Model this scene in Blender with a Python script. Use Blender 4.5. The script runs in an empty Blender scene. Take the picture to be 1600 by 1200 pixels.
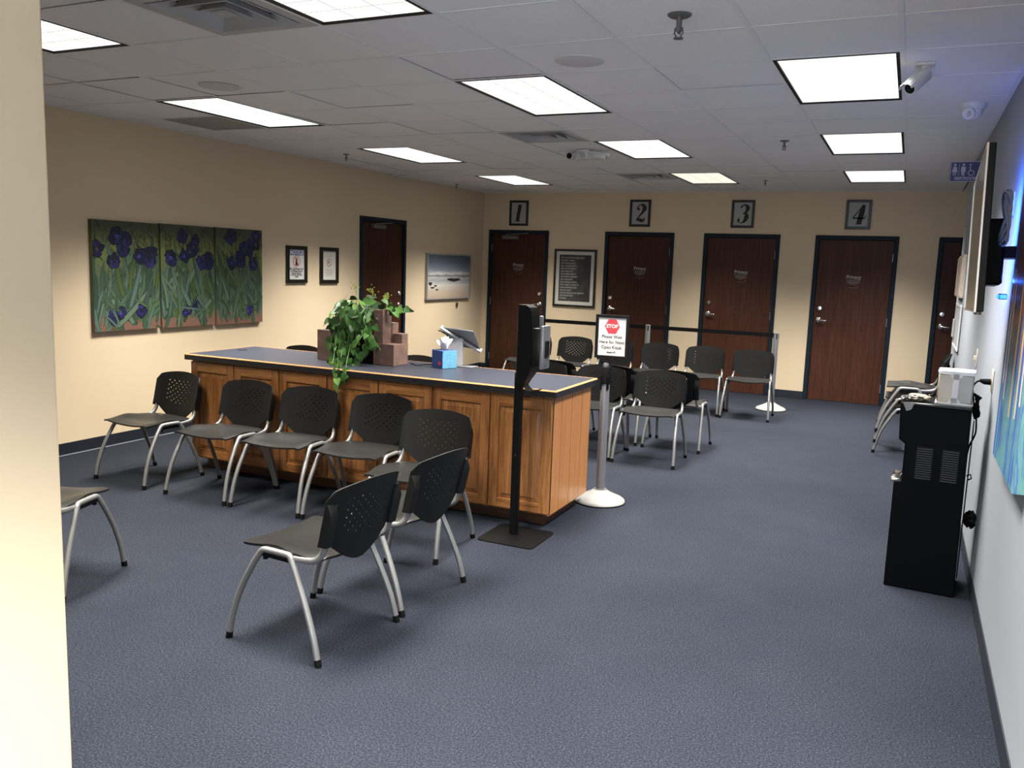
import bpy, bmesh, math, random
from mathutils import Vector, Matrix, Euler
R = math.radians
T = 0.6096            # ceiling grid module
H = 2.70              # ceiling height
sc = bpy.context.scene
COL = sc.collection

# ------------------------------------------------------------------ camera
cam_d = bpy.data.cameras.new('camera'); cam = bpy.data.objects.new('camera', cam_d); COL.objects.link(cam)
sc.camera = cam
cam_d.sensor_fit = 'HORIZONTAL'; cam_d.sensor_width = 36.0
cam_d.lens = 36.0 * 1318.6176 / 1600.0
cam_d.clip_start = 0.05
cx, cy, cz = 2.57090555, -4.54688597, H - 1.06346534
yaw, pitch, roll = -0.4337, -0.1408, 0.0353
fw = Vector((math.sin(yaw)*math.cos(pitch), math.cos(yaw)*math.cos(pitch), math.sin(pitch)))
rt = Vector((math.cos(yaw), -math.sin(yaw), 0)); up = rt.cross(fw)
r_ = rt*math.cos(roll) + up*math.sin(roll); u_ = -rt*math.sin(roll) + up*math.cos(roll)
M = Matrix((r_, u_, -fw)).transposed().to_4x4(); M.translation = Vector((cx, cy, cz))
cam.matrix_world = M

# ------------------------------------------------------------------ world, exposure
w = bpy.data.worlds.new('world'); sc.world = w; w.use_nodes = True
w.node_tree.nodes['Background'].inputs[0].default_value = (0.5, 0.55, 0.65, 1)
w.node_tree.nodes['Background'].inputs[1].default_value = 0.02
sc.view_settings.view_transform = 'Standard'
sc.view_settings.look = 'None'
sc.view_settings.exposure = 0.0
sc.view_settings.gamma = 1.0
sc.view_settings.use_curve_mapping = False

LENS_STRENGTH = 1.35       # the bright lens of a troffer as seen
TROFFER_W = 102.0          # light each troffer throws down
TROFFER_SPREAD = 101
FILL_W = 72.0          # daylight tinted fill from a panel added behind the camera

# troffers: (column, row) of the near left corner, in ceiling modules; each is 1 x 2 modules
TROFFERS = [(0,-4),(0,0),(0,4),(0,8),(-3,-4),(-4,0),(-4,4),(-4,8),(3,-4),(3,0),(3,4),(3,8),(3,-8),(-2,-8)]

# ------------------------------------------------------------------ helpers
def tag(o, label=None, cat=None, group=None, kind=None):
    if label: o['label'] = label
    if cat: o['category'] = cat
    if group: o['group'] = group
    if kind: o['kind'] = kind
    return o

def empty(name, loc=(0,0,0), rz=0, mat=None):
    o = bpy.data.objects.new(name, None); COL.objects.link(o)
    o.empty_display_size = 0.1
    if mat is not None: o.matrix_world = mat
    else:
        o.location = loc; o.rotation_euler = (0,0,rz)
    return o

def thing(name, label, cat, loc=(0,0,0), rz=0, group=None, mat=None):
    return tag(empty(name, loc, rz, mat), label, cat, group)

KIDS = {}
def link(name, me, m, parent=None, smooth=False):
    o = bpy.data.objects.new(name, me); COL.objects.link(o)
    if m and not me.materials: me.materials.append(m)
    if parent:
        o.parent = parent; KIDS.setdefault(parent.name, []).append(o)
    if smooth:
        for p in me.polygons: p.use_smooth = True
    return o

def copy_tree(o, parent=None):
    c = o.copy(); COL.objects.link(c)
    if parent: c.parent = parent; KIDS.setdefault(parent.name, []).append(c)
    for ch in list(KIDS.get(o.name, [])): copy_tree(ch, c)
    return c

class MB:
    def __init__(s): s.bm = bmesh.new()
    def box(s, x0,x1,y0,y1,z0,z1, bev=0, rot=None, seg=1):
        vs = [s.bm.verts.new(v) for v in ((x0,y0,z0),(x1,y0,z0),(x1,y1,z0),(x0,y1,z0),(x0,y0,z1),(x1,y0,z1),(x1,y1,z1),(x0,y1,z1))]
        fs = [s.bm.faces.new([vs[i] for i in f]) for f in ((3,2,1,0),(4,5,6,7),(0,1,5,4),(1,2,6,5),(2,3,7,6),(3,0,4,7))]
        if bev:
            es = {e for f in fs for e in f.edges}
            r = bmesh.ops.bevel(s.bm, geom=list(es), offset=bev, segments=seg, affect='EDGES', profile=0.5)
            vs = list({v for f in r['faces'] for v in f.verts} | {v for v in vs if v.is_valid})
        if rot is not None:
            bmesh.ops.transform(s.bm, matrix=rot, verts=[v for v in vs if v.is_valid])
        return s
    def cyl(s, p0, p1, r0, r1=None, seg=14):
        r1 = r0 if r1 is None else r1
        return s.tube([p0, p1], [r0, r1], seg)
    def tube(s, pts, r, seg=10, flat=1.0, cap=True):
        pts = [Vector(p) for p in pts]; n = len(pts)
        rr = r if isinstance(r, (list, tuple)) else [r]*n
        tang = [(pts[min(i+1,n-1)] - pts[max(i-1,0)]).normalized() for i in range(n)]
        a = Vector((0,0,1)) if abs(tang[0].z) < .9 else Vector((1,0,0))
        u = tang[0].cross(a).normalized(); rings = []
        for i in range(n):
            u = (u - tang[i]*u.dot(tang[i])).normalized(); v = tang[i].cross(u)
            rings.append([s.bm.verts.new(pts[i] + u*math.cos(2*math.pi*k/seg)*rr[i] + v*math.sin(2*math.pi*k/seg)*rr[i]*flat) for k in range(seg)])
        for i in range(n-1):
            for k in range(seg):
                s.bm.faces.new((rings[i][k], rings[i][(k+1)%seg], rings[i+1][(k+1)%seg], rings[i+1][k]))
        if cap:
            s.bm.faces.new(rings[0][::-1]); s.bm.faces.new(rings[-1])
        return s
    def lathe(s, prof, c=(0,0,0), seg=32, axis='z'):
        rings = []
        for r, z in prof:
            ring = []
            for k in range(seg):
                a = 2*math.pi*k/seg; p = (r*math.cos(a), r*math.sin(a), z)
                if axis == 'y': p = (p[0], p[2], p[1])
                if axis == 'x': p = (p[2], p[0], p[1])
                ring.append(s.bm.verts.new(Vector(c)+Vector(p)))
            rings.append(ring)
        for i in range(len(rings)-1):
            for k in range(seg):
                s.bm.faces.new((rings[i][k], rings[i][(k+1)%seg], rings[i+1][(k+1)%seg], rings[i+1][k]))
        s.bm.faces.new(rings[0][::-1]); s.bm.faces.new(rings[-1])
        return s
    def prism(s, poly, z0, z1, mat=None):
        a = [s.bm.verts.new((x,y,z0)) for x,y in poly]; b = [s.bm.verts.new((x,y,z1)) for x,y in poly]
        s.bm.faces.new(a[::-1]); s.bm.faces.new(b); n = len(poly)
        for i in range(n): s.bm.faces.new((a[i], a[(i+1)%n], b[(i+1)%n], b[i]))
        if mat is not None: bmesh.ops.transform(s.bm, matrix=mat, verts=a+b)
        return s
    def face(s, pts):
        s.bm.faces.new([s.bm.verts.new(p) for p in pts]); return s
    def build(s, name, m, parent=None, smooth=False, angle=None, bevel=0):
        bmesh.ops.recalc_face_normals(s.bm, faces=s.bm.faces)
        me = bpy.data.meshes.new(name); s.bm.to_mesh(me); s.bm.free()
        if smooth:
            for p in me.polygons: p.use_smooth = True
            me.set_sharp_from_angle(angle=R(angle or 40))
        o = link(name, me, m, parent)
        if bevel:
            b = o.modifiers.new('bevel', 'BEVEL'); b.width = bevel; b.segments = 2; b.limit_method = 'ANGLE'
        return o

def smoothpath(pts, sub=6):
    pts = [Vector(p) for p in pts]; out = []
    P = [pts[0]] + pts + [pts[-1]]
    for i in range(1, len(P)-2):
        p0,p1,p2,p3 = P[i-1],P[i],P[i+1],P[i+2]
        for k in range(sub):
            t = k/sub
            out.append(0.5*((2*p1)+(-p0+p2)*t+(2*p0-5*p1+4*p2-p3)*t*t+(-p0+3*p1-3*p2+p3)*t**3))
    out.append(pts[-1]); return out

def rrect(w, h, r, n=4, cx=0, cy=0):
    out = []
    for (sx, sy, a0) in ((1,1,0),(-1,1,90),(-1,-1,180),(1,-1,270)):
        for k in range(n+1):
            a = R(a0 + 90*k/n)
            out.append((cx + sx*(w/2-r) + r*math.cos(a), cy + sy*(h/2-r) + r*math.sin(a)))
    return out

# ------------------------------------------------------------------ materials
def mat(name, base, rough=.6, metal=0, spec=.5, coat=0, trans=0, alpha=1, emit=None, es=0):
    m = bpy.data.materials.new(name); m.use_nodes = True
    b = m.node_tree.nodes['Principled BSDF']
    b.inputs['Base Color'].default_value = (*base, 1); b.inputs['Roughness'].default_value = rough
    b.inputs['Metallic'].default_value = metal; b.inputs['Specular IOR Level'].default_value = spec
    b.inputs['Coat Weight'].default_value = coat; b.inputs['Transmission Weight'].default_value = trans
    b.inputs['Alpha'].default_value = alpha
    if emit: b.inputs['Emission Color'].default_value = (*emit, 1); b.inputs['Emission Strength'].default_value = es
    return m
def N(m, t, **kw):
    n = m.node_tree.nodes.new(t)
    for k, v in kw.items():
        if hasattr(n, k): setattr(n, k, v)
        else: n.inputs[k.replace('_', ' ')].default_value = v
    return n
def L(m, a, b): m.node_tree.links.new(a, b)
def ramp(m, fac, stops):
    n = N(m, 'ShaderNodeValToRGB'); e = n.color_ramp.elements
    while len(e) < len(stops): e.new(0.5)
    for x, (p, c) in zip(e, stops): x.position = p; x.color = (*c, 1)
    L(m, fac, n.inputs[0]); return n.outputs[0]
def coords(m, scale=(1,1,1), kind='Object'):
    tc = N(m, 'ShaderNodeTexCoord'); mp = N(m, 'ShaderNodeMapping'); mp.inputs['Scale'].default_value = scale
    L(m, tc.outputs[kind], mp.inputs[0]); return mp.outputs[0]
def geo(m, scale=(1,1,1)):
    g = N(m, 'ShaderNodeNewGeometry'); mp = N(m, 'ShaderNodeMapping'); mp.inputs['Scale'].default_value = scale
    L(m, g.outputs['Position'], mp.inputs[0]); return mp.outputs[0]
def noise(m, vec, scale, detail=4, rough=.55, dist=0):
    n = N(m, 'ShaderNodeTexNoise'); n.inputs['Scale'].default_value = scale; n.inputs['Detail'].default_value = detail
    n.inputs['Roughness'].default_value = rough; n.inputs['Distortion'].default_value = dist
    L(m, vec, n.inputs['Vector']); return n.outputs[0]
def bump(m, h, strength=.2, dist=.002):
    b = N(m, 'ShaderNodeBump'); b.inputs['Strength'].default_value = strength; b.inputs['Distance'].default_value = dist
    L(m, h, b.inputs['Height']); L(m, b.outputs[0], m.node_tree.nodes['Principled BSDF'].inputs['Normal'])
def base_in(m): return m.node_tree.nodes['Principled BSDF'].inputs['Base Color']

def paint(name, c, var=.04):
    m = mat(name, c, .7, spec=.25)
    v = geo(m)
    c2 = tuple(x*(1-var) for x in c); L(m, ramp(m, noise(m, v, 1.3, 3), [(.3, c2), (.7, c)]), base_in(m))
    bump(m, noise(m, v, 260, 2), .12, .001); return m
m_beige = paint('beige_paint', (.66, .535, .365))
m_blue = paint('pale_blue_paint', (.275, .295, .315))
m_base = mat('navy_vinyl', (.010, .013, .020), .5)
m_ceil = mat('ceiling_tile_white', (.84, .82, .81), .9, spec=.1)
v = geo(m_ceil); n1 = noise(m_ceil, v, 180, 3, .7)
L(m_ceil, ramp(m_ceil, n1, [(.32, (.74,.725,.72)), (.5, (.84,.825,.82))]), base_in(m_ceil)); bump(m_ceil, n1, .35, .002)
m_tbar = mat('grid_bar_paint', (.78, .77, .77), .6)
m_dark = mat('plenum_dark', (.02,.02,.02), .9)
m_carpet = mat('carpet_loop', (.05,.06,.09), .95, spec=.05)
v = geo(m_carpet)
a = noise(m_carpet, v, 130, 3, .8); b_ = noise(m_carpet, v, 1.1, 4, .6)
mx = N(m_carpet, 'ShaderNodeMix', data_type='RGBA', blend_type='MULTIPLY'); mx.inputs[0].default_value = 1
L(m_carpet, ramp(m_carpet, a, [(.34, (.007,.009,.015)), (.52, (.018,.021,.0285)), (.68, (.045,.049,.059))]), mx.inputs[6])
L(m_carpet, ramp(m_carpet, b_, [(.3, (.84,.84,.85)), (.7, (1.08,1.07,1.06))]), mx.inputs[7])
L(m_carpet, mx.outputs[2], base_in(m_carpet)); bump(m_carpet, a, .5, .004)

def wood(name, c1, c2, c3, rough=.4, sc_=(14, 14, .9), coat=.15, spec=.5):
    m = mat(name, c2, rough, coat=coat, spec=spec); oi = N(m, 'ShaderNodeObjectInfo')
    tc = N(m, 'ShaderNodeTexCoord'); ad = N(m, 'ShaderNodeVectorMath', operation='ADD')
    ml = N(m, 'ShaderNodeMath', operation='MULTIPLY'); ml.inputs[1].default_value = 37.0
    L(m, oi.outputs['Random'], ml.inputs[0]); L(m, tc.outputs['Object'], ad.inputs[0]); L(m, ml.outputs[0], ad.inputs[1])
    mp = N(m, 'ShaderNodeMapping'); mp.inputs['Scale'].default_value = sc_; L(m, ad.outputs[0], mp.inputs[0])
    f = noise(m, mp.outputs[0], 2.2, 6, .62, .8)
    g = noise(m, mp.outputs[0], 9, 3, .7, .2)
    mi = N(m, 'ShaderNodeMix', data_type='FLOAT'); mi.inputs[0].default_value = .35
    L(m, f, mi.inputs[2]); L(m, g, mi.inputs[3])
    L(m, ramp(m, mi.outputs[0], [(.37, c1), (.5, c2), (.63, c3)]), base_in(m))
    bump(m, g, .08, .001); return m
m_oak = wood('honey_oak', (.125,.045,.012), (.255,.100,.028), (.37,.165,.052))
m_oakx = wood('honey_oak_rail', (.14,.050,.013), (.27,.108,.030), (.385,.172,.054), sc_=(.9, 14, 14))
m_oakside = wood('oak_veneer_side', (.33,.135,.040), (.41,.175,.054), (.47,.21,.068), sc_=(16, 16, .7))
m_oakdark = wood('oak_toe_board', (.045,.020,.009), (.07,.031,.013), (.09,.041,.018), sc_=(.9, 14, 14))
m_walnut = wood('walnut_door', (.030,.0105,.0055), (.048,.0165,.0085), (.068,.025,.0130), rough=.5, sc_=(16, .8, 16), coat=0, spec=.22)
m_walnut_lit = wood('walnut_door_lit', (.036,.012,.006), (.057,.0195,.0095), (.078,.028,.0145), rough=.5, sc_=(16, .8, 16), coat=0, spec=.22)  # lighter walnut copy, stronger light on these doors put into its colour
m_navy = mat('navy_frame_paint', (.006,.014,.023), .55, spec=.2)
m_lam = mat('blue_laminate', (.03,.035,.05), .38, spec=.3)
v = geo(m_lam); L(m_lam, ramp(m_lam, noise(m_lam, v, 90, 3, .7), [(.35,(.018,.0205,.030)),(.65,(.031,.0345,.048))]), base_in(m_lam))
m_lamedge = mat('charcoal_edge', (.010,.0105,.014), .45)
m_strip = mat('oak_edge_strip', (.50,.26,.11), .3, coat=.3)
m_plastic = mat('black_chair_plastic', (.0048,.0051,.0049), .5, spec=.22)
bump(m_plastic, noise(m_plastic, geo(m_plastic), 500, 2), .15, .0006)
m_seat = mat('grey_black_seat_plastic', (.0095,.0092,.0083), .36, spec=.4)
bump(m_seat, noise(m_seat, geo(m_seat), 500, 2), .15, .0006)
m_steel = mat('silver_painted_steel', (.25,.25,.245), .36, metal=.6)
m_chrome = mat('chrome', (.75,.74,.72), .15, metal=1)
m_brushed = mat('brushed_aluminium', (.24,.245,.26), .36, metal=.5)
m_rubber = mat('black_rubber', (.003,.003,.003), .7, spec=.1)
m_black = mat('gloss_black', (.003,.003,.003), .32, spec=.25)
m_blackm = mat('matt_black', (.003,.003,.0033), .5, spec=.12)
m_cooler = mat('cooler_black', (.0016,.0018,.0026), .5, spec=.06)
m_slat = mat('vent_slat_grey', (.012,.012,.014), .5)
m_white = mat('white_plastic', (.55,.55,.56), .4)
m_offwhite = mat('offwhite_base', (.30,.293,.27), .38, coat=.2)
m_paper = mat('white_paper', (.62,.61,.59), .8)
m_mat_card = mat('white_mount_card', (.56,.54,.49), .8)
m_greypaper = mat('grey_print_paper', (.36,.37,.355), .7)
m_ink = mat('black_ink', (.012,.014,.013), .7)
m_frame = mat('black_frame', (.007,.006,.005), .35)
m_red = mat('sign_red', (.56,.04,.055), .5)
m_ring = mat('ring_red', (.62,.14,.12), .6)
m_brownred = mat('brown_red_ink', (.40,.16,.11), .7)
m_noticeblue = mat('notice_blue', (.045,.085,.26), .6)
m_signblue = mat('restroom_sign_blue', (.030,.035,.11), .5)
m_signtxt = mat('sign_pale_ink', (.42,.42,.46), .6)
m_wtext = mat('white_lettering', (.36,.35,.34), .7)
m_vent = mat('vent_grey', (.42,.42,.42), .5)
m_ventdark = mat('vent_inner', (.07,.07,.07), .6)
m_grille = mat('speaker_grille', (.62,.60,.59), .8)
m_cambody = mat('camera_white', (.62,.62,.62), .4)
m_lensglass = mat('camera_lens', (.01,.01,.012), .1)
m_bronze = mat('aged_sprinkler_metal', (.16,.16,.15), .5, metal=.5)
m_clay = mat('rusty_clay', (.16,.09,.07), .75)
v = geo(m_clay); L(m_clay, ramp(m_clay, noise(m_clay, v, 14, 5, .6), [(.3,(.095,.058,.047)),(.7,(.185,.105,.080))]), base_in(m_clay))
m_clear = mat('clear_plastic', (.9,.9,.88), .08, trans=.9, alpha=1)
m_bag = mat('crumpled_film', (.10,.095,.085), .25, trans=.6)
m_beigeplastic = mat('beige_plastic', (.52,.43,.34), .5)
m_ivory = mat('ivory_plate', (.55,.47,.37), .4)
m_tan = mat('tan_cups', (.17,.145,.11), .6)
m_screen = mat('dark_glossy_screen', (.012,.012,.013), .22, spec=1.0, coat=1.0)
m_tvsilver = mat('tv_bezel_silver', (.42,.38,.33), .3, metal=.6)
m_cable = mat('pale_cable', (.40,.45,.65), .5)
m_led = mat('blue_led', (.1,.2,1), .5, emit=(.02,.12,1.0), es=6)
m_alu_tab = mat('tablet_silver', (.20,.205,.22), .35, metal=.5)
m_clamp = mat('clamp_grey_white', (.36,.36,.36), .4)
m_tissue = mat('tissue', (.62,.60,.57), .9)
m_boxdark = mat('tissue_box_blue', (.020,.060,.21), .5)
m_boxlight = mat('tissue_box_turquoise', (.12,.38,.62), .5)
v = coords(m_boxlight); L(m_boxlight, ramp(m_boxlight, noise(m_boxlight, v, 120, 3, .8), [(.35,(.045,.19,.36)),(.6,(.15,.38,.55))]), base_in(m_boxlight))
m_closer = mat('closer_grey', (.16,.15,.145), .45, metal=.4)

m_lens = bpy.data.materials.new('troffer_lens'); m_lens.use_nodes = True
nt = m_lens.node_tree; nt.nodes.clear()
o_ = N(m_lens, 'ShaderNodeOutputMaterial'); em = N(m_lens, 'ShaderNodeEmission'); L(m_lens, em.outputs[0], o_.inputs[0])
em.inputs[1].default_value = LENS_STRENGTH; em.inputs[0].default_value = (1, .985, .95, 1)
m_lensw = bpy.data.materials.new('troffer_lens_warm'); m_lensw.use_nodes = True
nt = m_lensw.node_tree; nt.nodes.clear()
o_ = N(m_lensw, 'ShaderNodeOutputMaterial'); em = N(m_lensw, 'ShaderNodeEmission'); L(m_lensw, em.outputs[0], o_.inputs[0])
em.inputs[1].default_value = 1.12; em.inputs[0].default_value = (1, .93, .78, 1)
m_lensline = mat('lens_seam', (.2,.2,.2), .6, emit=(1,.97,.9), es=.55)

m_leaf = mat('pothos_leaf', (.05,.16,.03), .48, spec=.25)
oi = N(m_leaf, 'ShaderNodeObjectInfo')
cr = ramp(m_leaf, oi.outputs['Random'], [(0,(.010,.035,.010)),(.45,(.024,.080,.014)),(.8,(.055,.15,.024)),(1,(.14,.25,.05))])
vn = noise(m_leaf, coords(m_leaf), 45, 3, .6)
mx = N(m_leaf, 'ShaderNodeMix', data_type='RGBA'); L(m_leaf, ramp(m_leaf, vn, [(.56,(0,0,0)),(.68,(.55,.55,.55))]), mx.inputs[0])
L(m_leaf, cr, mx.inputs[6]); mx.inputs[7].default_value = (.17,.25,.08,1); L(m_leaf, mx.outputs[2], base_in(m_leaf))
m_stem = mat('plant_stem', (.07,.14,.03), .6)
m_bud = mat('yellow_green_buds', (.36,.42,.09), .6)

def attr_mat(name, rough=.6):
    m = mat(name, (.5,.5,.5), rough); a = N(m, 'ShaderNodeAttribute'); a.attribute_name = 'Col'
    L(m, a.outputs['Color'], base_in(m)); return m
m_stroke = attr_mat('painted_strokes')

# ------------------------------------------------------------------ text
def text(name, s, size, m, parent, x=0, y=0, z=.0012, align='CENTER', shear=0, bold=0, sx=1, sp=1.0):
    cu = bpy.data.curves.new('t', 'FONT'); cu.body = s; cu.size = size; cu.align_x = align; cu.align_y = 'CENTER'
    cu.shear = shear; cu.offset = bold; cu.space_character = sp; cu.resolution_u = 3
    ob = bpy.data.objects.new('t', cu); COL.objects.link(ob)
    dg = bpy.context.evaluated_depsgraph_get(); me = bpy.data.meshes.new_from_object(ob.evaluated_get(dg))
    bpy.data.objects.remove(ob); me.name = name
    for v in me.vertices: v.co = Vector((v.co.x*sx + x, v.co.y + y, z))
    me.materials.clear()
    return link(name, me, m, parent)

def facing(loc, normal):
    """local x = viewer's right, y = up, z = out of the wall"""
    n = Vector(normal).normalized(); u = Vector((0,0,1)); r = u.cross(n)
    Mx = Matrix((r, u, n)).transposed().to_4x4(); Mx.translation = Vector(loc); return Mx

def frame_ring(mb, w, h, b, z0, z1):
    mb.box(-w/2, w/2, h/2-b, h/2, z0, z1); mb.box(-w/2, w/2, -h/2, -h/2+b, z0, z1)
    mb.box(-w/2, -w/2+b, -h/2+b, h/2-b, z0, z1); mb.box(w/2-b, w/2, -h/2+b, h/2-b, z0, z1)
    return mb

# ================================================================== ROOM
XL, XR, YB, YF = -3.42, 3.005, 7.16, -6.1
XA, YA = 4.3, 5.0            # alcove at the far right corner
FT = .12
def holes_wall(name, m, u0, u1, z1, holes, place):
    """wall from rectangles round the openings; place(u0,u1,z0,z1) -> box extents"""
    us = sorted({u0, u1, *[h[0] for h in holes], *[h[1] for h in holes]}); zs = sorted({0, z1, *[h[2] for h in holes]})
    mb = MB()
    for a, b in zip(us, us[1:]):
        for c, d in zip(zs, zs[1:]):
            if any(h[0] <= (a+b)/2 <= h[1] and (c+d)/2 <= h[2] for h in holes): continue
            mb.box(*place(a, b, c, d))
    return tag(mb.build(name, m), kind='structure')

fl = MB().box(XL-.2, XA+.2, YF-.2, YB+.2, -.05, 0).build('floor', m_carpet); tag(fl, kind='structure')
DT = H-.552        # door frame top
BD = [(-3.32,-2.333),(-1.455,-.447),(-.035,.970),(1.41,2.40),(2.845,3.845)]
LD = (3.918, 4.937)
holes_wall('wall_back', m_beige, XL, XA, H+.1, [(a,b,DT) for a,b in BD], lambda a,b,c,d: (a,b,YB,YB+FT,c,d))
holes_wall('wall_left', m_beige, YF, YB, H+.1, [(LD[0],LD[1],DT)], lambda a,b,c,d: (XL-FT,XL,a,b,c,d))
tag(MB().box(XR, XR+FT, YF, YA, 0, H+.1).build('wall_right', m_blue), kind='structure')
tag(MB().box(XR+FT, XA, YA-FT, YA, 0, H+.1).build('wall_alcove', m_blue), kind='structure')
tag(MB().box(XA, XA+FT, YA-FT, YB, 0, H+.1).build('wall_alcove_side', m_blue), kind='structure')
tag(MB().box(XL, XR, YF-FT, YF, 0, H+.1).build('wall_front', m_beige), kind='structure')
pw = MB().box(.50, .618, YF, -3.1, 0, H+.1).build('wall_partition', m_beige, bevel=.006); tag(pw, kind='structure')

def baseb(name, x0,x1,y0,y1):
    return tag(MB().box(x0,x1,y0,y1,0,.10).build(name, m_base, bevel=.003), kind='structure')
baseb('baseboard_left', XL, XL+.006, YF, LD[0]); baseb('baseboard_left', XL, XL+.006, LD[1], YB)
xs = [XL] + [x for ab in BD for x in ab] + [XA]
for a, b in zip(xs[::2], xs[1::2]): baseb('baseboard_back', a, b, YB-.006, YB)
baseb('baseboard_right', XR-.006, XR, YF, YA); baseb('baseboard_partition', .618, .624, YF, -3.1)
tag(MB().box(XL+.006, XL+.014, -3.0, 3.9, 0, .006).build('pale_floor_strip', mat('pale_strip', (.22,.24,.28), .6)), kind='structure')  # thin pale strip along the foot of the left wall

# ---- ceiling: deck, grid bars, lay-in tiles
ceil = tag(MB().box(XL, XA, YF, YB, H+.17, H+.22).build('ceiling', m_dark), kind='structure')
used = set()
VENTS = [(-1,-3),(-1,3),(-1,8)]
DARKT = (-5, 1)
for c, r in TROFFERS:
    if float(c).is_integer() and float(r).is_integer(): used |= {(c, r), (c, r+1)}
used |= set(VENTS); used.add(DARKT)
random.seed(3)
tile_mesh = None; cut = {}
C0, C1, R0, R1 = -6, 6, -10, 11
for c in range(C0, C1+1):
    for r in range(R0, R1+1):
        if (c, r) in used: continue
        x0, x1, y0, y1 = c*T, (c+1)*T, r*T, (r+1)*T
        lim_x = XA if y1 > YA else XR
        if x0 >= lim_x: continue
        if c == 5 and y0 < YA-T: continue
        if c == 6 and y0 < YA-T: continue
        x0 = max(x0, XL); x1 = min(x1, lim_x if y0 >= YA-FT else XR+0.0 if c < 5 else lim_x); y1 = min(y1, YB); y0 = max(y0, YF)
        if x1-x0 < .05 or y1-y0 < .05: continue
        w_, d_ = round(x1-x0-.021, 4), round(y1-y0-.021, 4)
        if (w_, d_) not in cut:
            mb = MB(); mb.box(-w_/2, w_/2, -d_/2, d_/2, 0, .014); me = bpy.data.meshes.new('ceiling_tile')
            bmesh.ops.recalc_face_normals(mb.bm, faces=mb.bm.faces); mb.bm.to_mesh(me); mb.bm.free(); cut[(w_, d_)] = me
        o = link('ceiling_tile', cut[(w_, d_)], m_ceil, ceil)
        o.location = ((x0+x1)/2, (y0+y1)/2, H + random.choice((.0006,.001,.001,.0015,.004)))
        o.rotation_euler = (R(random.uniform(-.12,.12)), R(random.uniform(-.12,.12)), 0)
for c in range(C0+1, 5):
    MB().box(c*T-.0125, c*T+.0125, YF, YB, H-.002, H+.0005).build('main_runner', m_tbar, ceil)
tro = {(int(c), int(r)) for c, r in TROFFERS if float(c).is_integer() and float(r).is_integer()}
tee = {}
for r in range(R0+1, R1+1):
    for c in range(C0, C1+1):
        if (c, r-1) in tro: continue
        x0, x1 = max(c*T, XL)+.0125, min((c+1)*T, XR if r*T < YA else XA)-.0125
        if x1-x0 < .05: continue
        k = round(x1-x0, 4)
        if k not in tee:
            mb = MB(); mb.box(-k/2, k/2, -.0115, .0115, -.0015, .0005); me = bpy.data.meshes.new('cross_tee')
            bmesh.ops.recalc_face_normals(mb.bm, faces=mb.bm.faces); mb.bm.to_mesh(me); mb.bm.free(); tee[k] = me
        link('cross_tee', tee[k], m_tbar, ceil).location = ((x0+x1)/2, r*T, H)
MB().box(XL, XL+.022, YF, YB, H-.003, H).box(XL, XA, YB-.022, YB, H-.003, H).box(XR-.022, XR, YF, YA, H-.003, H).build('wall_angle', m_tbar, ceil)

# ---- troffers
def troffer(c, r, label, warm=False, lines=True, energy=1.0):
    x0, y0 = c*T, r*T; t = thing('ceiling_light', label, 'ceiling light', (x0+T/2, y0+T, H), group='recessed ceiling lights')
    W, D = T/2-.012, T-.012; b = .017
    mb = MB()
    for q in ((-W,W,-D,-D+b),(-W,W,D-b,D),(-W,-W+b,-D+b,D-b),(W-b,W,-D+b,D-b)): mb.box(*q, -.003, .035)
    mb.build('frame', m_blackm, t)
    MB().box(-W, W, -D, D, .036, .09).build('housing', m_vent, t)
    ln = MB().box(-W+b, W-b, -D+b, D-b, .006, .010).build('lens', m_lensw if warm else m_lens, t)
    if lines:
        mb = MB()
        for k in range(1, 3): x = -W+b + 2*(W-b)*k/3; mb.box(x-.0028, x+.0028, -D+b, D-b, .0045, .0058)
        for k in range(1, 8): y = -D+b + 2*(D-b)*k/8; mb.box(-W+b, W-b, y-.0028, y+.0028, .0045, .0058)
        mb.build('lens_rib', m_lensline, ln)
    return t
TL = [((0,-4), 'recessed ceiling light beside the large near air vent, cut by the top of the photo'),
 ((0,0), 'recessed ceiling light between the round speaker panel and the second air vent'),
 ((0,4), 'recessed ceiling light just right of the cluster of three cameras'),
 ((0,8), 'yellowish recessed ceiling light above the second numbered door'),
 ((-3,-4), 'recessed ceiling light partly hidden by the beige partition at far left'),
 ((-4,0), 'recessed ceiling light next to the dark grey ceiling panel above the triptych'),
 ((-4,4), 'recessed ceiling light above the left wall door, middle of the three along that wall'),
 ((-4,8), 'recessed ceiling light nearest the far left corner, before door one'),
 ((3,0), 'large plain white recessed ceiling light beside the bullet camera'),
 ((3,4), 'plain white recessed ceiling light, middle one of the right-hand row'),
 ((3,8), 'plain white recessed ceiling light above the fourth numbered door')]
for (c, r), lab in TL:
    troffer(c, r, lab, warm=(c, r) == (0, 8), lines=(c < 3))
troffer(3, -4, 'recessed ceiling light near the painting wall, above the photographer', lines=False)
troffer(3, -8, 'unseen recessed ceiling light added behind the camera to brighten the partition', lines=False)  # this and the next are unseen lamps added to light the near end
troffer(-2, -8, 'unseen recessed ceiling light added behind the beige partition', lines=False)
def lamp(c, r, e):
    ld = bpy.data.lights.new('troffer_light', 'AREA'); ld.shape = 'RECTANGLE'; ld.size = T-.06; ld.size_y = 2*T-.06
    ld.energy = TROFFER_W*e; ld.spread = R(TROFFER_SPREAD); ld.color = (1, .955, .875) if c < 3 else (1, .97, .93)
    lo = bpy.data.objects.new('troffer_light', ld); COL.objects.link(lo); lo.location = (c*T+T/2, r*T+T, H-.006)
ENERGY = {(0,8): .85, (-4,8): .9, (3,-8): 2.6, (-2,-8): 1.0}
for c, r in TROFFERS: lamp(c, r, ENERGY.get((c, r), 1.0))

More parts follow.
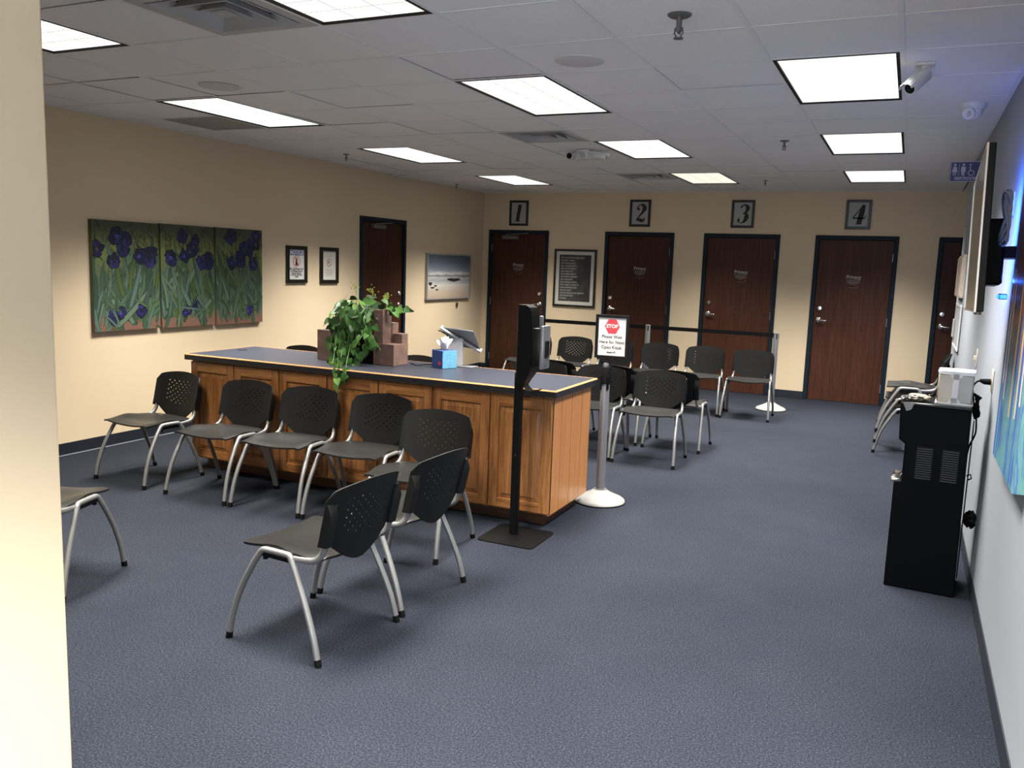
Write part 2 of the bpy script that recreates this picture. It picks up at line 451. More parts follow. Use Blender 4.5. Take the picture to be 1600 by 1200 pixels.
# ---- unseen glazed panel added behind the camera to brighten the ceiling
wt = tag(empty('fill_panel', (1.81, YF, 0)), kind='structure')
mb = MB()
for q in ((-1.12,-1.06,0,.05,.05,2.35),(1.06,1.12,0,.05,.05,2.35),(-.03,.03,0,.05,.05,2.35),(-1.12,1.12,0,.05,2.35,2.41),(-1.12,1.12,0,.05,0,.05)): mb.box(*q)
mb.build('fill_frame', m_navy, wt)
m_fillpane = bpy.data.materials.new('fill_pane_glow'); m_fillpane.use_nodes = True; m_fillpane.node_tree.nodes.clear()
o_ = N(m_fillpane, 'ShaderNodeOutputMaterial'); em = N(m_fillpane, 'ShaderNodeEmission'); L(m_fillpane, em.outputs[0], o_.inputs[0]); em.inputs[0].default_value = (.75,.86,1,1); em.inputs[1].default_value = 1.0
for x in (-.545, .545): MB().box(x-.515, x+.515, .005, .012, .05, 2.35).build('pane', m_fillpane, wt)
ld = bpy.data.lights.new('added_daylight', 'AREA'); ld.shape = 'RECTANGLE'; ld.size = 2.1; ld.size_y = 2.25; ld.energy = FILL_W; ld.color = (.86,.92,1)
lo = bpy.data.objects.new('added_daylight', ld); COL.objects.link(lo); lo.location = (1.81, YF+.06, 1.2); lo.rotation_euler = (R(90), 0, 0)

# ---- air vents
def vent(c, r, label):
    t = thing('air_vent', label, 'air vent', ((c+.5)*T, (r+.5)*T, H), group='square ceiling air vents'); W = T/2-.012
    MB().box(-W, W, -W, W, .05, .055).build('backing', m_ventdark, t)
    frame_ring(MB(), 2*W, 2*W, .055, -.003, .004).build('frame', m_vent, t)
    for k, s in enumerate((.225, .155, .085)):
        mb = MB()
        zt, zb = .040, -.006 - .002*k
        for i in range(4):
            a = R(90*i); ca, sa = math.cos(a), math.sin(a)
            def P(x, y, z): return (x*ca-y*sa, x*sa+y*ca, z)
            i0, i1 = s-.030, s
            mb.face([P(-i1,-i1,zb), P(i1,-i1,zb), P(i0,-i0,zt), P(-i0,-i0,zt)])
            mb.face([P(-i1-.006,-i1-.006,zb+.002), P(i1+.006,-i1-.006,zb+.002), P(i1,-i1,zb), P(-i1,-i1,zb)])
        mb.build('louver_ring', m_vent, t)
    MB().box(-.045, .045, -.045, .045, -.004, 0).build('centre_plate', m_vent, t)
vent(-1,-3,'large square louvred air vent nearest the camera, beside the cut-off light')
vent(-1,3,'square louvred air vent just before the three-camera cluster')
vent(-1,8,'far square air vent left of the yellowish ceiling light')
dk = thing('ceiling_grille', 'dark grey ceiling return panel above the flower triptych', 'air vent', ((DARKT[0]+.5)*T, (DARKT[1]+.5)*T, H))
MB().box(-.29,.29,-.29,.29, .002,.008).build('panel', mat('dark_grille', (.33,.32,.29), .8), dk)
frame_ring(MB(), .585, .585, .012, -.001, .006).build('frame', m_vent, dk)

# ---- speakers, sprinklers, cameras
for x, y, lab in ((-1.552,-.265,'round flush ceiling speaker between the two left-hand lights'), (.902,-.25,'round flush ceiling speaker in front of the central light')):
    t = thing('ceiling_speaker', lab, 'speaker', (x, y, H)); MB().lathe([(.002,-.006),(.12,-.006),(.13,-.003),(.13,.001)]).build('grille', m_grille, t, True)
for i, (x, y, s, lab) in enumerate(((1.591,-.884,1.5,'largest ceiling sprinkler, hanging nearest the camera'),(1.549,2.729,1.1,'ceiling sprinkler left of the middle right-hand light'),(-2.813,2.814,1.0,'small ceiling sprinkler near the left wall, before its door'),(.946,5.747,.9,'small ceiling sprinkler high above the third door'),(-3.2,5.872,.9,'tiny ceiling sprinkler by the far left corner'))):
    t = thing('sprinkler', lab, 'sprinkler', (x, y, H))
    MB().lathe([(.003,-.006*s),(.028*s,-.006*s),(.034*s,-.002),(.034*s,.0005)]).build('escutcheon', m_bronze, t, True)
    MB().cyl((0,0,0),(0,0,-.045*s),.008*s).box(-.004,.004,-.012*s,.012*s,-.05*s,-.028*s).build('nozzle', m_bronze, t, True)
    MB().tube([(-.010*s,0,-.035*s),(-.012*s,0,-.05*s),(-.004*s,0,-.062*s)],.0025*s,6).tube([(.010*s,0,-.035*s),(.012*s,0,-.05*s),(.004*s,0,-.062*s)],.0025*s,6).build('yoke', m_bronze, t)
    MB().lathe([(.003,-.066*s),(.014*s,-.065*s),(.014*s,-.062*s),(.003,-.062*s)], seg=12).build('deflector', m_bronze, t)
def bullet(mbp, base, tip, t, r=.030):
    b, p = Vector(base), Vector(tip); d = (p-b).normalized()
    MB().tube([b, b+d*.01, p-d*.01, p],[r*.8, r, r, r*.96], 18).build('camera_body', m_cambody, t, True)
    MB().tube([p, p+d*.001],[r*.78, r*.74],18).build('camera_lens', m_lensglass, t)
    # sun shield
    q = MB(); side = d.cross(Vector((0,0,1))).normalized(); upv = side.cross(d)
    for k in range(8):
        a0, a1 = R(20+140*k/8), R(20+140*(k+1)/8); rr = r*1.12
        f = lambda a, o: b + o + side*math.cos(a)*rr + upv*math.sin(a)*rr
        q.face([f(a0, d*0), f(a1, d*0), f(a1, p-b+d*.028), f(a0, p-b+d*.028)])
    so = q.build('sun_shield', m_cambody, t); s = so.modifiers.new('s','SOLIDIFY'); s.thickness = .003
t = thing('security_camera', 'white bullet security camera beside the large right-hand ceiling light', 'camera', (2.54,.29,H))
MB().box(-.045,.045,-.045,.045,-.014,0,.004).build('mount_plate', m_cambody, t, True)
MB().tube([(0,0,-.01),(0,0,-.035),(-.012,-.015,-.05)],.018,12).build('mount_arm', m_cambody, t, True)
bullet(None, (.010,.02,-.045), (-.060,-.085,-.135), t, .034)
t = thing('dome_camera', 'white dome security camera on the ceiling by the blue wall', 'camera', (2.82,1.45,H))
MB().lathe([(.01,-.035),(.062,-.035),(.075,-.02),(.078,0)]).build('mount_ring', m_cambody, t, True)
bm_ = MB(); bm_.lathe([(.004,-.095),(.03,-.09),(.052,-.07),(.06,-.045),(.058,-.03)]).build('dome_body', m_cambody, t, True)
MB().tube([(-.015,-.030,-.055),(-.025,-.066,-.068)],[.036,.034],20).build('eyeball', m_cambody, t, True)
MB().tube([(-.025,-.066,-.068),(-.026,-.0675,-.0685)],[.019,.017],16).build('camera_lens', m_vent, t)
t = thing('camera_cluster', 'ceiling cluster of three white security cameras beyond the second air vent', 'camera', (-.25,2.95,H))
MB().box(-.06,.06,-.05,.05,-.02,0,.006).build('mount_plate', m_cambody, t, True)
MB().lathe([(.004,-.085),(.03,-.078),(.045,-.05),(.045,-.02)], seg=20).build('dome_body', m_cambody, t, True)
MB().tube([(.0,-.045,-.05),(.0,-.058,-.055)],[.026,.024],16).build('camera_lens', m_vent, t)
MB().tube([(-.05,0,-.02),(-.12,-.01,-.035)],.014,10).tube([(.05,0,-.02),(.12,-.01,-.035)],.014,10).build('mount_arm', m_cambody, t, True)
bullet(None, (-.12,.03,-.05), (-.115,-.085,-.06), t, .034); bullet(None, (.10,.0,-.045), (.205,.02,-.065), t, .030)
t = thing('smoke_detector', 'small pale detector on the ceiling above the left wall door', 'detector', (-3.36,4.55,H))
MB().lathe([(.004,-.035),(.035,-.033),(.05,-.018),(.05,0)]).build('cover', m_grille, t, True)
MB().tube([(.05,.05,-.02),(.13,.16,-.03)],.018,10).build('side_lamp', m_grille, t, True)

# ================================================================== DOORS
def lever(t, x, y, dirx):
    MB().lathe([(.036,0),(.036,.008),(.030,.014),(.014,.016),(.013,.05),(.004,.052)], (x,y,0), 20).build('rose', m_chrome, t, True)
    MB().tube([(x,y,.045),(x+dirx*.02,y,.052),(x+dirx*.095,y-.004,.050)],[.012,.012,.008],12,.7).build('lever_handle', m_chrome, t, True)
def deadbolt(t, x, y):
    o = MB().lathe([(.030,0),(.030,.010),(.024,.016),(.004,.017)], (x,y,0), 20).build('deadbolt', m_chrome, t, True)
    MB().box(x-.004,x+.004,y-.014,y+.014,.016,.028,.002).build('thumb_turn', m_chrome, o)
def dash_lines(mb, x0, x1, y, h, rnd, z=.0012):
    x = x0
    while x < x1:
        w_ = rnd.uniform(.004,.012); mb.box(x, min(x+w_, x1), y-h/2, y+h/2, z, z+.0003); x += w_ + rnd.uniform(.0015,.003)
def door(name, mtx, width, m_, hinge, closer=False, privacy=None, hand_y=1.057, bolt_y=1.21, show=True):
    """local x right, y up, z out of wall; origin at the left foot of the frame"""
    t = empty(name, mat=mtx); tag(t, kind='structure')
    fwid = .052; W = width
    fr = MB()
    for (a, b, c, d) in ((0, fwid, 0, DT), (W-fwid, W, 0, DT), (fwid, W-fwid, DT-fwid, DT)):
        fr.box(a, b, c, d, -FT, .018)
    for (a, b, c, d) in ((fwid, fwid+.014, 0, DT-fwid), (W-fwid-.014, W-fwid, 0, DT-fwid), (fwid, W-fwid, DT-fwid-.014, DT-fwid)):
        fr.box(a, b, c, d, -FT, -.062)
    fr.build('door_frame', m_navy, t, bevel=.003)
    MB().box(fwid+.003, W-fwid-.003, .008, DT-fwid-.003, -.055, -.012).build('door_leaf', m_, t, bevel=.002)
    MB().box(0, W, 0, .006, -FT, 0).build('threshold', m_base, t)
    MB().box(-.0, W, 0, DT, -FT-.03, -FT-.02).build('door_back', m_dark, t)
    hw = empty('door_hardware', (0,0,-.012)); hw.parent = t; KIDS.setdefault(t.name, []).append(hw)
    hx = (W-fwid-.065) if hinge == 'L' else fwid+.065; dr = -1 if hinge == 'L' else 1
    lever(hw, hx, hand_y, dr); deadbolt(hw, hx, bolt_y)
    ix = fwid+.0 if hinge == 'L' else W-fwid
    for z in (.22, 1.07, 1.88):
        MB().box(ix-.008, ix+.008, z-.055, z+.055, -.001, .014, .003).build('hinge', m_brushed, t)
    if closer:
        b = MB().box(W*.24, W*.24+.26, DT-.135, DT-.085, -.012, .045, .006).build('door_closer', m_closer, t, True)
        MB().tube([(W*.24+.05, DT-.085, .02),(W*.24+.08, DT-.075, .09),(W*.24+.34, DT-.055, .09),(W*.24+.42, DT-.045, .02)],.007,8).build('closer_arm', m_closer, b, True)
    if privacy is not None:
        rnd = random.Random(privacy[0]*10); px, py = privacy
        pr = empty('privacy_decal', (px, py, -.0118)); pr.parent = t; KIDS.setdefault(t.name, []).append(pr)
        text('lettering', 'Privacy', .062, m_wtext, pr, 0, .045, bold=.0015)
        mb = MB()
        for k, (h, ww) in enumerate(((.0035,.088),(.0035,.080),(.0045,.072),(.0045,.080),(.004,.055),(.003,.030))):
            dash_lines(mb, -ww, ww, .012 - k*.0125, h*.9, rnd)
        mb.tube([(.035,-.088,.001),(.052,-.080,.001),(.064,-.062,.001)],.0014,5)
        mb.tube([(-.05,-.088,.001),(.03,-.092,.001)],.0009,5)
        mb.build('fine_print', m_wtext, pr)
    return t
def bdoor(i, m_, hinge, **kw):
    a, b = BD[i]; return door('door_%d' % (i+1), facing((a, YB, 0), (0,-1,0)), b-a, m_, hinge, **kw)
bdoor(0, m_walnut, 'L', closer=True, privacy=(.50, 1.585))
bdoor(1, m_walnut, 'R', privacy=(.535, 1.595)); bdoor(2, m_walnut_lit, 'R', privacy=(.525, 1.595))
bdoor(3, m_walnut_lit, 'R', privacy=(.50, 1.58)); bdoor(4, m_walnut, 'R')
door('door_6', facing((XL, LD[0], 0), (1,0,0)), LD[1]-LD[0], m_walnut, 'L', closer=True)

# ================================================================== PICTURES AND SIGNS
# numbered frames: digits drawn as strokes of changing width
def ribbon(mb, pts, z=.0012):
    P = [(Vector((x,y)), w_) for x,y,w_ in pts]; n = len(P); Lr, Rr = [], []
    for i in range(n):
        d = (P[min(i+1,n-1)][0]-P[max(i-1,0)][0]); d = d.normalized() if d.length else Vector((1,0)); q = Vector((-d.y, d.x))*P[i][1]/2
        Lr.append(P[i][0]+q); Rr.append(P[i][0]-q)
    for i in range(n-1):
        mb.face([(Lr[i].x,Lr[i].y,z),(Lr[i+1].x,Lr[i+1].y,z),(Rr[i+1].x,Rr[i+1].y,z),(Rr[i].x,Rr[i].y,z)])
def curve3(pts, sub=5):
    V = smoothpath([Vector(p) for p in pts], sub); return [(p.x, p.y, max(p.z, .001)) for p in V]
DIG = {
 1: [[(.02,.5,.15),(-.03,.2,.16),(-.10,-.2,.16),(-.13,-.46,.15)], [(-.14,.40,.03),(-.05,.42,.05),(.03,.50,.08)], [(-.28,-.485,.035),(.05,-.485,.035)], [(-.02,.49,.035),(.12,.49,.035)]],
 2: [[(-.17,.22,.13),(-.20,.33,.05),(-.06,.48,.04),(.12,.46,.12),(.20,.28,.17),(.08,.03,.09),(-.12,-.20,.05),(-.26,-.40,.04)], [(-.27,-.40,.05),(-.12,-.36,.12),(.05,-.42,.14),(.17,-.40,.08),(.22,-.24,.03)], [(-.20,.24,.02),(-.13,.24,.12),(-.08,.24,.02)]],
 3: [[(-.15,.34,.10),(-.08,.46,.04),(.08,.48,.08),(.20,.34,.15),(.12,.12,.09),(-.04,.03,.03)], [(-.04,.03,.03),(.12,.00,.10),(.15,-.18,.17),(.04,-.40,.10),(-.12,-.49,.03),(-.26,-.42,.05),(-.27,-.32,.11)], [(-.31,-.31,.02),(-.25,-.31,.13),(-.19,-.31,.02)]],
 4: [[(.17,.50,.03),(-.05,.20,.035),(-.30,-.18,.035)], [(-.31,-.19,.05),(0,-.19,.045),(.27,-.19,.05)], [(.19,.50,.10),(.12,.15,.17),(.03,-.30,.17),(0,-.47,.15)], [(-.15,-.485,.035),(.14,-.485,.035)], [(.25,-.19,.03),(.30,-.05,.03)]]}
def number_frame(n, x0, x1, z0, z1, lab):
    w_, h = x1-x0, z1-z0; t = thing('number_frame', lab, 'framed number', mat=facing(((x0+x1)/2, YB, (z0+z1)/2), (0,-1,0)), group='framed door numbers')
    frame_ring(MB(), w_, h, .032, 0, .022).build('frame', m_frame, t, bevel=.003)
    pp = MB().box(-w_/2+.03, w_/2-.03, -h/2+.03, h/2-.03, 0, .008).build('print', m_greypaper, t)
    mb = MB(); s = .245
    for st in DIG[n]: ribbon(mb, [(x*s+.012, y*s*.98, w2*s*1.45) for x, y, w2 in curve3(st)], .0095)
    mb.build('numeral', m_ink, pp)
number_frame(1, -2.985, -2.678, H-.487, H-.115, 'black framed italic numeral 1 above the leftmost of the back wall doors')
number_frame(2, -1.106, -.804, H-.477, H-.103, 'black framed numeral 2 above the second back wall door')
number_frame(3, .312, .614, H-.474, H-.108, 'black framed numeral 3 above the third back wall door')
number_frame(4, 1.748, 2.050, H-.472, H-.103, 'black framed numeral 4 above the fourth back wall door')

# poem poster
w_, h = .658, .838
t = thing('framed_poster', 'black framed chalkboard style poster of white sayings between doors one and two', 'poster', mat=facing((-1.895, YB, H-1.234), (0,-1,0)))
frame_ring(MB(), w_, h, .030, 0, .026).build('frame', m_frame, t, bevel=.003)
MB().box(-w_/2+.028, w_/2-.028, -h/2+.028, h/2-.028, 0, .008).build('mount_card', m_mat_card, t)
m_board = mat('chalkboard_print', (.035,.033,.032), .5)
v = geo(m_board); L(m_board, ramp(m_board, noise(m_board, v, 5, 5), [(.4,(.022,.021,.022)),(.75,(.075,.07,.066))]), base_in(m_board))
pp = MB().box(-w_/2+.082, w_/2-.082, -h/2+.080, h/2-.080, .008, .0095).build('print', m_board, t)
POEM = ['LIFE IS AN OPPORTUNITY, BENEFIT FROM IT.','LIFE IS BEAUTY, ADMIRE IT.','LIFE IS A DREAM, REALIZE IT.','LIFE IS A CHALLENGE, MEET IT.','LIFE IS A DUTY, COMPLETE IT.','LIFE IS A GAME, PLAY IT.','LIFE IS A PROMISE, FULFILL IT.','LIFE IS SORROW, OVERCOME IT.','LIFE IS A SONG, SING IT.','LIFE IS A STRUGGLE, ACCEPT IT.','LIFE IS A TRAGEDY, CONFRONT IT.','LIFE IS AN ADVENTURE, DARE IT.','LIFE IS LUCK, MAKE IT.','LIFE IS TOO PRECIOUS, DO NOT DESTROY IT.','LIFE IS LIFE, FIGHT FOR IT.','MOTHER TERESA']
for k, s in enumerate(POEM):
    text('poster_line', s, .0300 if k < 15 else .022, m_wtext, pp, -w_/2+.105, h/2-.125-k*.0395, .0105, 'LEFT', bold=.0012, sx=.62)

def small_sign(y0, y1, z0, z1, lab, name):
    w_, h = y1-y0, z1-z0
    t = thing(name, lab, 'sign', mat=facing((XL, (y0+y1)/2, (z0+z1)/2), (1,0,0)))
    frame_ring(MB(), w_, h, .040, 0, .025).build('frame', m_frame, t, bevel=.003)
    return t, w_, h
t, w_, h = small_sign(2.592, 2.927, H-1.345, H-.948, 'black framed NOTICE sign banning cell phones, next to the triptych', 'notice_sign')
pp = MB().box(-w_/2+.038, w_/2-.038, -h/2+.038, h/2-.038, 0, .008).build('print', m_paper, t)
MB().box(-.118,.118,.098,.152,.008,.009).build('blue_band', m_noticeblue, pp)
text('lettering', 'NOTICE', .062, m_paper, pp, 0, .126, .0098, bold=.0025, shear=.1, sx=.95)
def ring(mb, r, b, cy_, z, n=28):
    for k in range(n):
        a0, a1 = 2*math.pi*k/n, 2*math.pi*(k+1)/n
        mb.face([(r*math.cos(a0), cy_+r*math.sin(a0), z), (r*math.cos(a1), cy_+r*math.sin(a1), z), ((r-b)*math.cos(a1), cy_+(r-b)*math.sin(a1), z), ((r-b)*math.cos(a0), cy_+(r-b)*math.sin(a0), z)])
mb = MB(); ring(mb, .058, .009, .036, .0098); mb.prism([(-.042,.080),(-.036,.086),(.042,-.008),(.036,-.014)], .0098, .010); mb.build('prohibition_ring', m_ring, pp)
MB().prism(rrect(.034,.062,.005,2,0,.022), .0088, .0092).box(-.010,.010,.055,.072,.0088,.0092).build('phone_symbol', m_ink, pp)
for s, sz, y in (('No Cell Phone Use', .034, -.046), ('in Waiting Room', .034, -.071), ('Please be Courteous', .022, -.094), ('and Take Your Calls Outside', .019, -.112), ('Thanks!', .022, -.131)):
    text('lettering', s, sz, m_ink, pp, 0, y, .0095, bold=.0008, sx=.82)
t, w_, h = small_sign(3.159, 3.487, H-1.350, H-.947, 'black framed sign with small red circle symbol, beside the left wall door', 'framed_sign')
pp = MB().box(-w_/2+.036, w_/2-.036, -h/2+.036, h/2-.036, 0, .008).build('print', m_mat_card, t)
mb = MB(); ring(mb, .044, .007, .03, .0098); mb.prism([(-.030,.062),(-.026,.066),(.032,.000),(.028,-.004)], .0098, .010)
mb.prism([(-.02,.045),(.018,.048),(.0,.028),(-.024,.018)], .0092, .0096)
rnd = random.Random(5)
mb.build('prohibition_ring', m_brownred, pp)
mb = MB()
for k, ww in enumerate((.065,.072,.072,.055)): dash_lines(mb, -ww, ww, -.048-.020*k, .008, rnd, .0092)
mb.build('fine_print', mat('faded_ink', (.45,.36,.27), .8), pp)
mb = MB(); dash_lines(mb, -.03, .012, .098, .007, rnd, .0092); mb.tube([(.015,.098,.0095),(.03,.104,.0095),(.034,.115,.0095)],.0015,5); mb.build('small_logo', m_greypaper, pp)

# seascape
t = thing('seascape_painting', 'square beach and grey sky canvas in a pale frame, near the far left corner', 'painting', mat=facing((XL, 6.075, H-1.266), (1,0,0)))
m_sea = mat('seascape_paint', (.5,.5,.5), .6)
tc = N(m_sea, 'ShaderNodeTexCoord'); sp = N(m_sea, 'ShaderNodeSeparateXYZ'); L(m_sea, tc.outputs['Object'], sp.inputs[0])
mp = N(m_sea, 'ShaderNodeMapping'); mp.inputs['Scale'].default_value = (2.2, 16, 1); L(m_sea, tc.outputs['Object'], mp.inputs[0])
nn = noise(m_sea, mp.outputs[0], 1.6, 6, .62, .3)
ma = N(m_sea, 'ShaderNodeMath', operation='MULTIPLY_ADD'); ma.inputs[1].default_value = .16; L(m_sea, nn, ma.inputs[0])
mm = N(m_sea, 'ShaderNodeMath', operation='MULTIPLY_ADD'); mm.inputs[1].default_value = 1.66; mm.inputs[2].default_value = .42; L(m_sea, sp.outputs['Y'], mm.inputs[0]); L(m_sea, mm.outputs[0], ma.inputs[2])
L(m_sea, ramp(m_sea, ma.outputs[0], [(0,(.42,.31,.22)),(.18,(.50,.42,.34)),(.30,(.60,.57,.52)),(.40,(.34,.36,.38)),(.47,(.50,.50,.49)),(.52,(.13,.15,.17)),(.56,(.62,.62,.60)),(.63,(.24,.27,.32)),(.80,(.12,.15,.20)),(1,(.075,.095,.13))]), base_in(m_sea))
MB().box(-.60,.60,-.30,.30,0,.034).build('canvas', m_sea, t)
frame_ring(MB(), 1.262, .636, .022, 0, .040).build('frame', m_offwhite, t)
for x, y, ww, hh in ((.12,-.045,.20,.020),(-.54,-.10,.05,.020),(-.40,-.13,.04,.010),(-.48,-.155,.06,.010),(-.36,-.185,.04,.009)):
    MB().prism([(x+math.cos(a)*ww, y+math.sin(a)*hh*(1.2+.4*math.sin(3*a))) for a in [2*math.pi*k/12 for k in range(12)]], .034, .0345).build('painted_rock', m_ink, t)
t = thing('wall_hook', 'small dark ornament pinned on the wall under the beach canvas', 'hook', mat=facing((XL, 6.351, 1.032), (1,0,0)))
MB().lathe([(.003,0),(.03,.004),(.025,.018),(.003,.022)], (0,0,0), 12).prism([(-.03,-.005),(.03,.01),(.012,-.05),(-.012,-.055)], .004, .016).build('ornament', mat('dark_bronze', (.06,.04,.025), .5), t, True)

# three canvases with loose leafy strokes (a plain generic botanical pattern)
def stroke_canvas(y0, y1, z0, z1, seed, lab):
    w_, h = y1-y0, z1-z0; rnd = random.Random(seed)
    t = thing('flower_canvas', lab, 'painting', mat=facing((XL, (y0+y1)/2, (z0+z1)/2), (1,0,0)), group='three green and violet canvases')
    mc = mat('canvas_ground', (.10,.14,.07), .7)
    tc = N(mc, 'ShaderNodeTexCoord'); sp = N(mc, 'ShaderNodeSeparateXYZ'); L(mc, tc.outputs['Object'], sp.inputs[0])
    nz = noise(mc, tc.outputs['Object'], 28, 4, .7)
    ma = N(mc, 'ShaderNodeMath', operation='MULTIPLY_ADD'); ma.inputs[1].default_value = .35; L(mc, nz, ma.inputs[0])
    mm = N(mc, 'ShaderNodeMath', operation='MULTIPLY_ADD'); mm.inputs[1].default_value = 1.0; mm.inputs[2].default_value = .44; L(mc, sp.outputs['Y'], mm.inputs[0]); L(mc, mm.outputs[0], ma.inputs[2])
    L(mc, ramp(mc, ma.outputs[0], [(.05,(.17,.062,.045)),(.22,(.16,.085,.055)),(.34,(.06,.12,.08)),(.62,(.07,.10,.05)),(.85,(.15,.18,.05)),(1,(.05,.06,.03))]), base_in(mc))
    MB().box(-w_/2, w_/2, -h/2, h/2, 0, .038).build('canvas', mc, t)
    mb = MB(); lay = mb.bm.loops.layers.color.new('Col'); z = [.0385]
    def shape(pts, c):
        z[0] += .000004
        pts = [(max(-w_/2+.001, min(w_/2-.001, x)), max(-h/2+.001, min(h/2-.001, y))) for x, y in pts]
        try: f = mb.bm.faces.new([mb.bm.verts.new((x, y, z[0])) for x, y in pts])
        except Exception: return
        for lp in f.loops: lp[lay] = (*c, 1)
    def blade(x, y, a, ln, wd, c, bend):
        for s, cc in ((1.22, (.022,.038,.036)), (1.0, c)):
            A, B = [], []
            for k in range(8):
                u = k/7; aa = a + bend*u; px = x + math.cos(a+bend*u/2)*ln*u; py = y + math.sin(a+bend*u/2)*ln*u
                ww = wd*s*(1-u)**.6*(.55+.9*u)*.5 + .0006; nx, ny = -math.sin(aa)*ww, math.cos(aa)*ww
                A.append((px+nx, py+ny)); B.append((px-nx, py-ny))
            shape(A + B[::-1], cc)
    def blob(x, y, r, c, n=9):
        ph = rnd.uniform(0, 6); pts = [(x+math.cos(a)*r*(1+.28*math.sin(3*a+ph)), y+math.sin(a)*r*(1.1+.22*math.cos(2*a+ph))) for a in [2*math.pi*k/14 for k in range(14)]]
        shape(pts, c)
    greens = [(.20,.30,.22),(.25,.35,.26),(.15,.25,.18),(.29,.38,.34),(.24,.31,.13),(.19,.28,.22),(.27,.36,.24),(.33,.41,.33)]
    for k in range(60):     # fine strokes of the upper ground
        x, y = rnd.uniform(-w_/2, w_/2), rnd.uniform(h*.12, h/2)
        blade(x, y, R(rnd.uniform(40,140)), rnd.uniform(.04,.10), .010, rnd.choice([(.22,.24,.08),(.14,.18,.07),(.28,.28,.10),(.08,.10,.05),(.05,.06,.04),(.30,.31,.12)]), .3)
    for k in range(84):
        x = rnd.uniform(-w_/2, w_/2); y = rnd.uniform(-h*.53, -h*.05)
        blade(x, y, R(90 + rnd.gauss(0, 24)), rnd.uniform(.22,.44), rnd.uniform(.034,.062), rnd.choice(greens), rnd.uniform(-.6,.6))
    def flower(x, y, s):
        for k in range(6):
            a = 2*math.pi*k/6 + rnd.uniform(-.4,.4); rr = s*rnd.uniform(.35,.6)
            blob(x+math.cos(a)*rr*1.0, y+math.sin(a)*rr, s*.55, (.020,.020,.070))
            blob(x+math.cos(a)*rr, y+math.sin(a)*rr, s*.46, rnd.choice([(.085,.085,.28),(.05,.05,.19),(.14,.14,.36),(.10,.09,.30)]))
        blob(x, y, s*.22, rnd.choice([(.24,.24,.52),(.03,.03,.12),(.30,.28,.20)]))
    for k in range(9): flower(rnd.uniform(-w_*.44, w_*.44), rnd.uniform(h*.10, h*.44), rnd.uniform(.050,.085))
    for k in range(2 + seed % 3): flower(rnd.uniform(-w_*.3, w_*.4), rnd.uniform(-h*.42, -h*.28), rnd.uniform(.04,.06))
    for k in range(10): blade(rnd.uniform(-w_/2, w_/2), rnd.uniform(-h*.5,-h*.25), R(90+rnd.gauss(0,40)), rnd.uniform(.14,.26), .024, rnd.choice(greens), rnd.uniform(-.5,.5))
    for f in mb.bm.faces: f.normal_update()
    me = bpy.data.meshes.new('paint_strokes'); mb.bm.to_mesh(me); mb.bm.free()
    tag(link('paint_strokes', me, m_stroke, t), kind='stuff')
stroke_canvas(.219, .886, H-1.728, H-.822, 4, 'leftmost of three green and violet leafy canvases on the left wall')
stroke_canvas(.907, 1.536, H-1.730, H-.818, 7, 'middle of three green and violet leafy canvases on the left wall')
stroke_canvas(1.560, 2.190, H-1.733, H-.815, 12, 'rightmost of three green and violet leafy canvases, nearest the notice sign')

# right wall: bright abstract canvas, seen almost edge on
t = thing('abstract_canvas', 'tall bright canvas of orange, green and aqua streaks on the blue wall', 'painting', mat=facing((XR, -.80, 1.62), (-1,0,0)))
m_abs = mat('abstract_paint', (.3,.5,.5), .45)
tc = N(m_abs, 'ShaderNodeTexCoord'); sp = N(m_abs, 'ShaderNodeSeparateXYZ'); L(m_abs, tc.outputs['Object'], sp.inputs[0])
mp = N(m_abs, 'ShaderNodeMapping'); mp.inputs['Scale'].default_value = (9, 1.6, 14); L(m_abs, tc.outputs['Object'], mp.inputs[0])
na = noise(m_abs, mp.outputs[0], 2.0, 5, .6, 1.2); nb = noise(m_abs, tc.outputs['Object'], 9, 5, .65, .8)
low = ramp(m_abs, na, [(.30,(.02,.03,.15)),(.40,(.03,.09,.30)),(.47,(.09,.25,.30)),(.54,(.15,.34,.29)),(.62,(.05,.14,.34)),(.72,(.20,.38,.32))])
hi = ramp(m_abs, nb, [(.32,(.10,.13,.16)),(.42,(.25,.30,.07)),(.50,(.50,.14,.045)),(.58,(.60,.20,.05)),(.66,(.24,.27,.30)),(.75,(.35,.36,.10))])
mr = N(m_abs, 'ShaderNodeMapRange'); mr.inputs[1].default_value = -.16; mr.inputs[2].default_value = .10
wob = N(m_abs, 'ShaderNodeMath', operation='MULTIPLY_ADD'); wob.inputs[1].default_value = .30; L(m_abs, nb, wob.inputs[0]); L(m_abs, sp.outputs['Y'], wob.inputs[2]); 
L(m_abs, wob.outputs[0], mr.inputs[0])
mx = N(m_abs, 'ShaderNodeMix', data_type='RGBA'); L(m_abs, mr.outputs[0], mx.inputs[0]); L(m_abs, low, mx.inputs[6]); L(m_abs, hi, mx.inputs[7]); L(m_abs, mx.outputs[2], base_in(m_abs))
MB().box(-.38,.38,-.72,.66,0,.045).build('canvas', m_abs, t)
for k, (x, a, b, c) in enumerate(((-.30,-.1,.02,(.62,.52,.38)),(-.22,-.16,.0,(.60,.46,.30)),(.02,-.2,.02,(.62,.36,.22)),(.20,-.18,0,(.60,.42,.28)),(.31,-.12,.03,(.65,.56,.42)))):
    MB().box(x-.011, x+.011, a-.3, b+.05, .045, .0465).build('painted_trunk', mat('trunk_paint', c, .5), t)
for x in (-.345,-.26,.10,.26): MB().box(x-.012, x+.012, -.715, -.1, .045, .0463).build('painted_trunk', mat('blue_streak', (.035,.085,.36), .5), t)

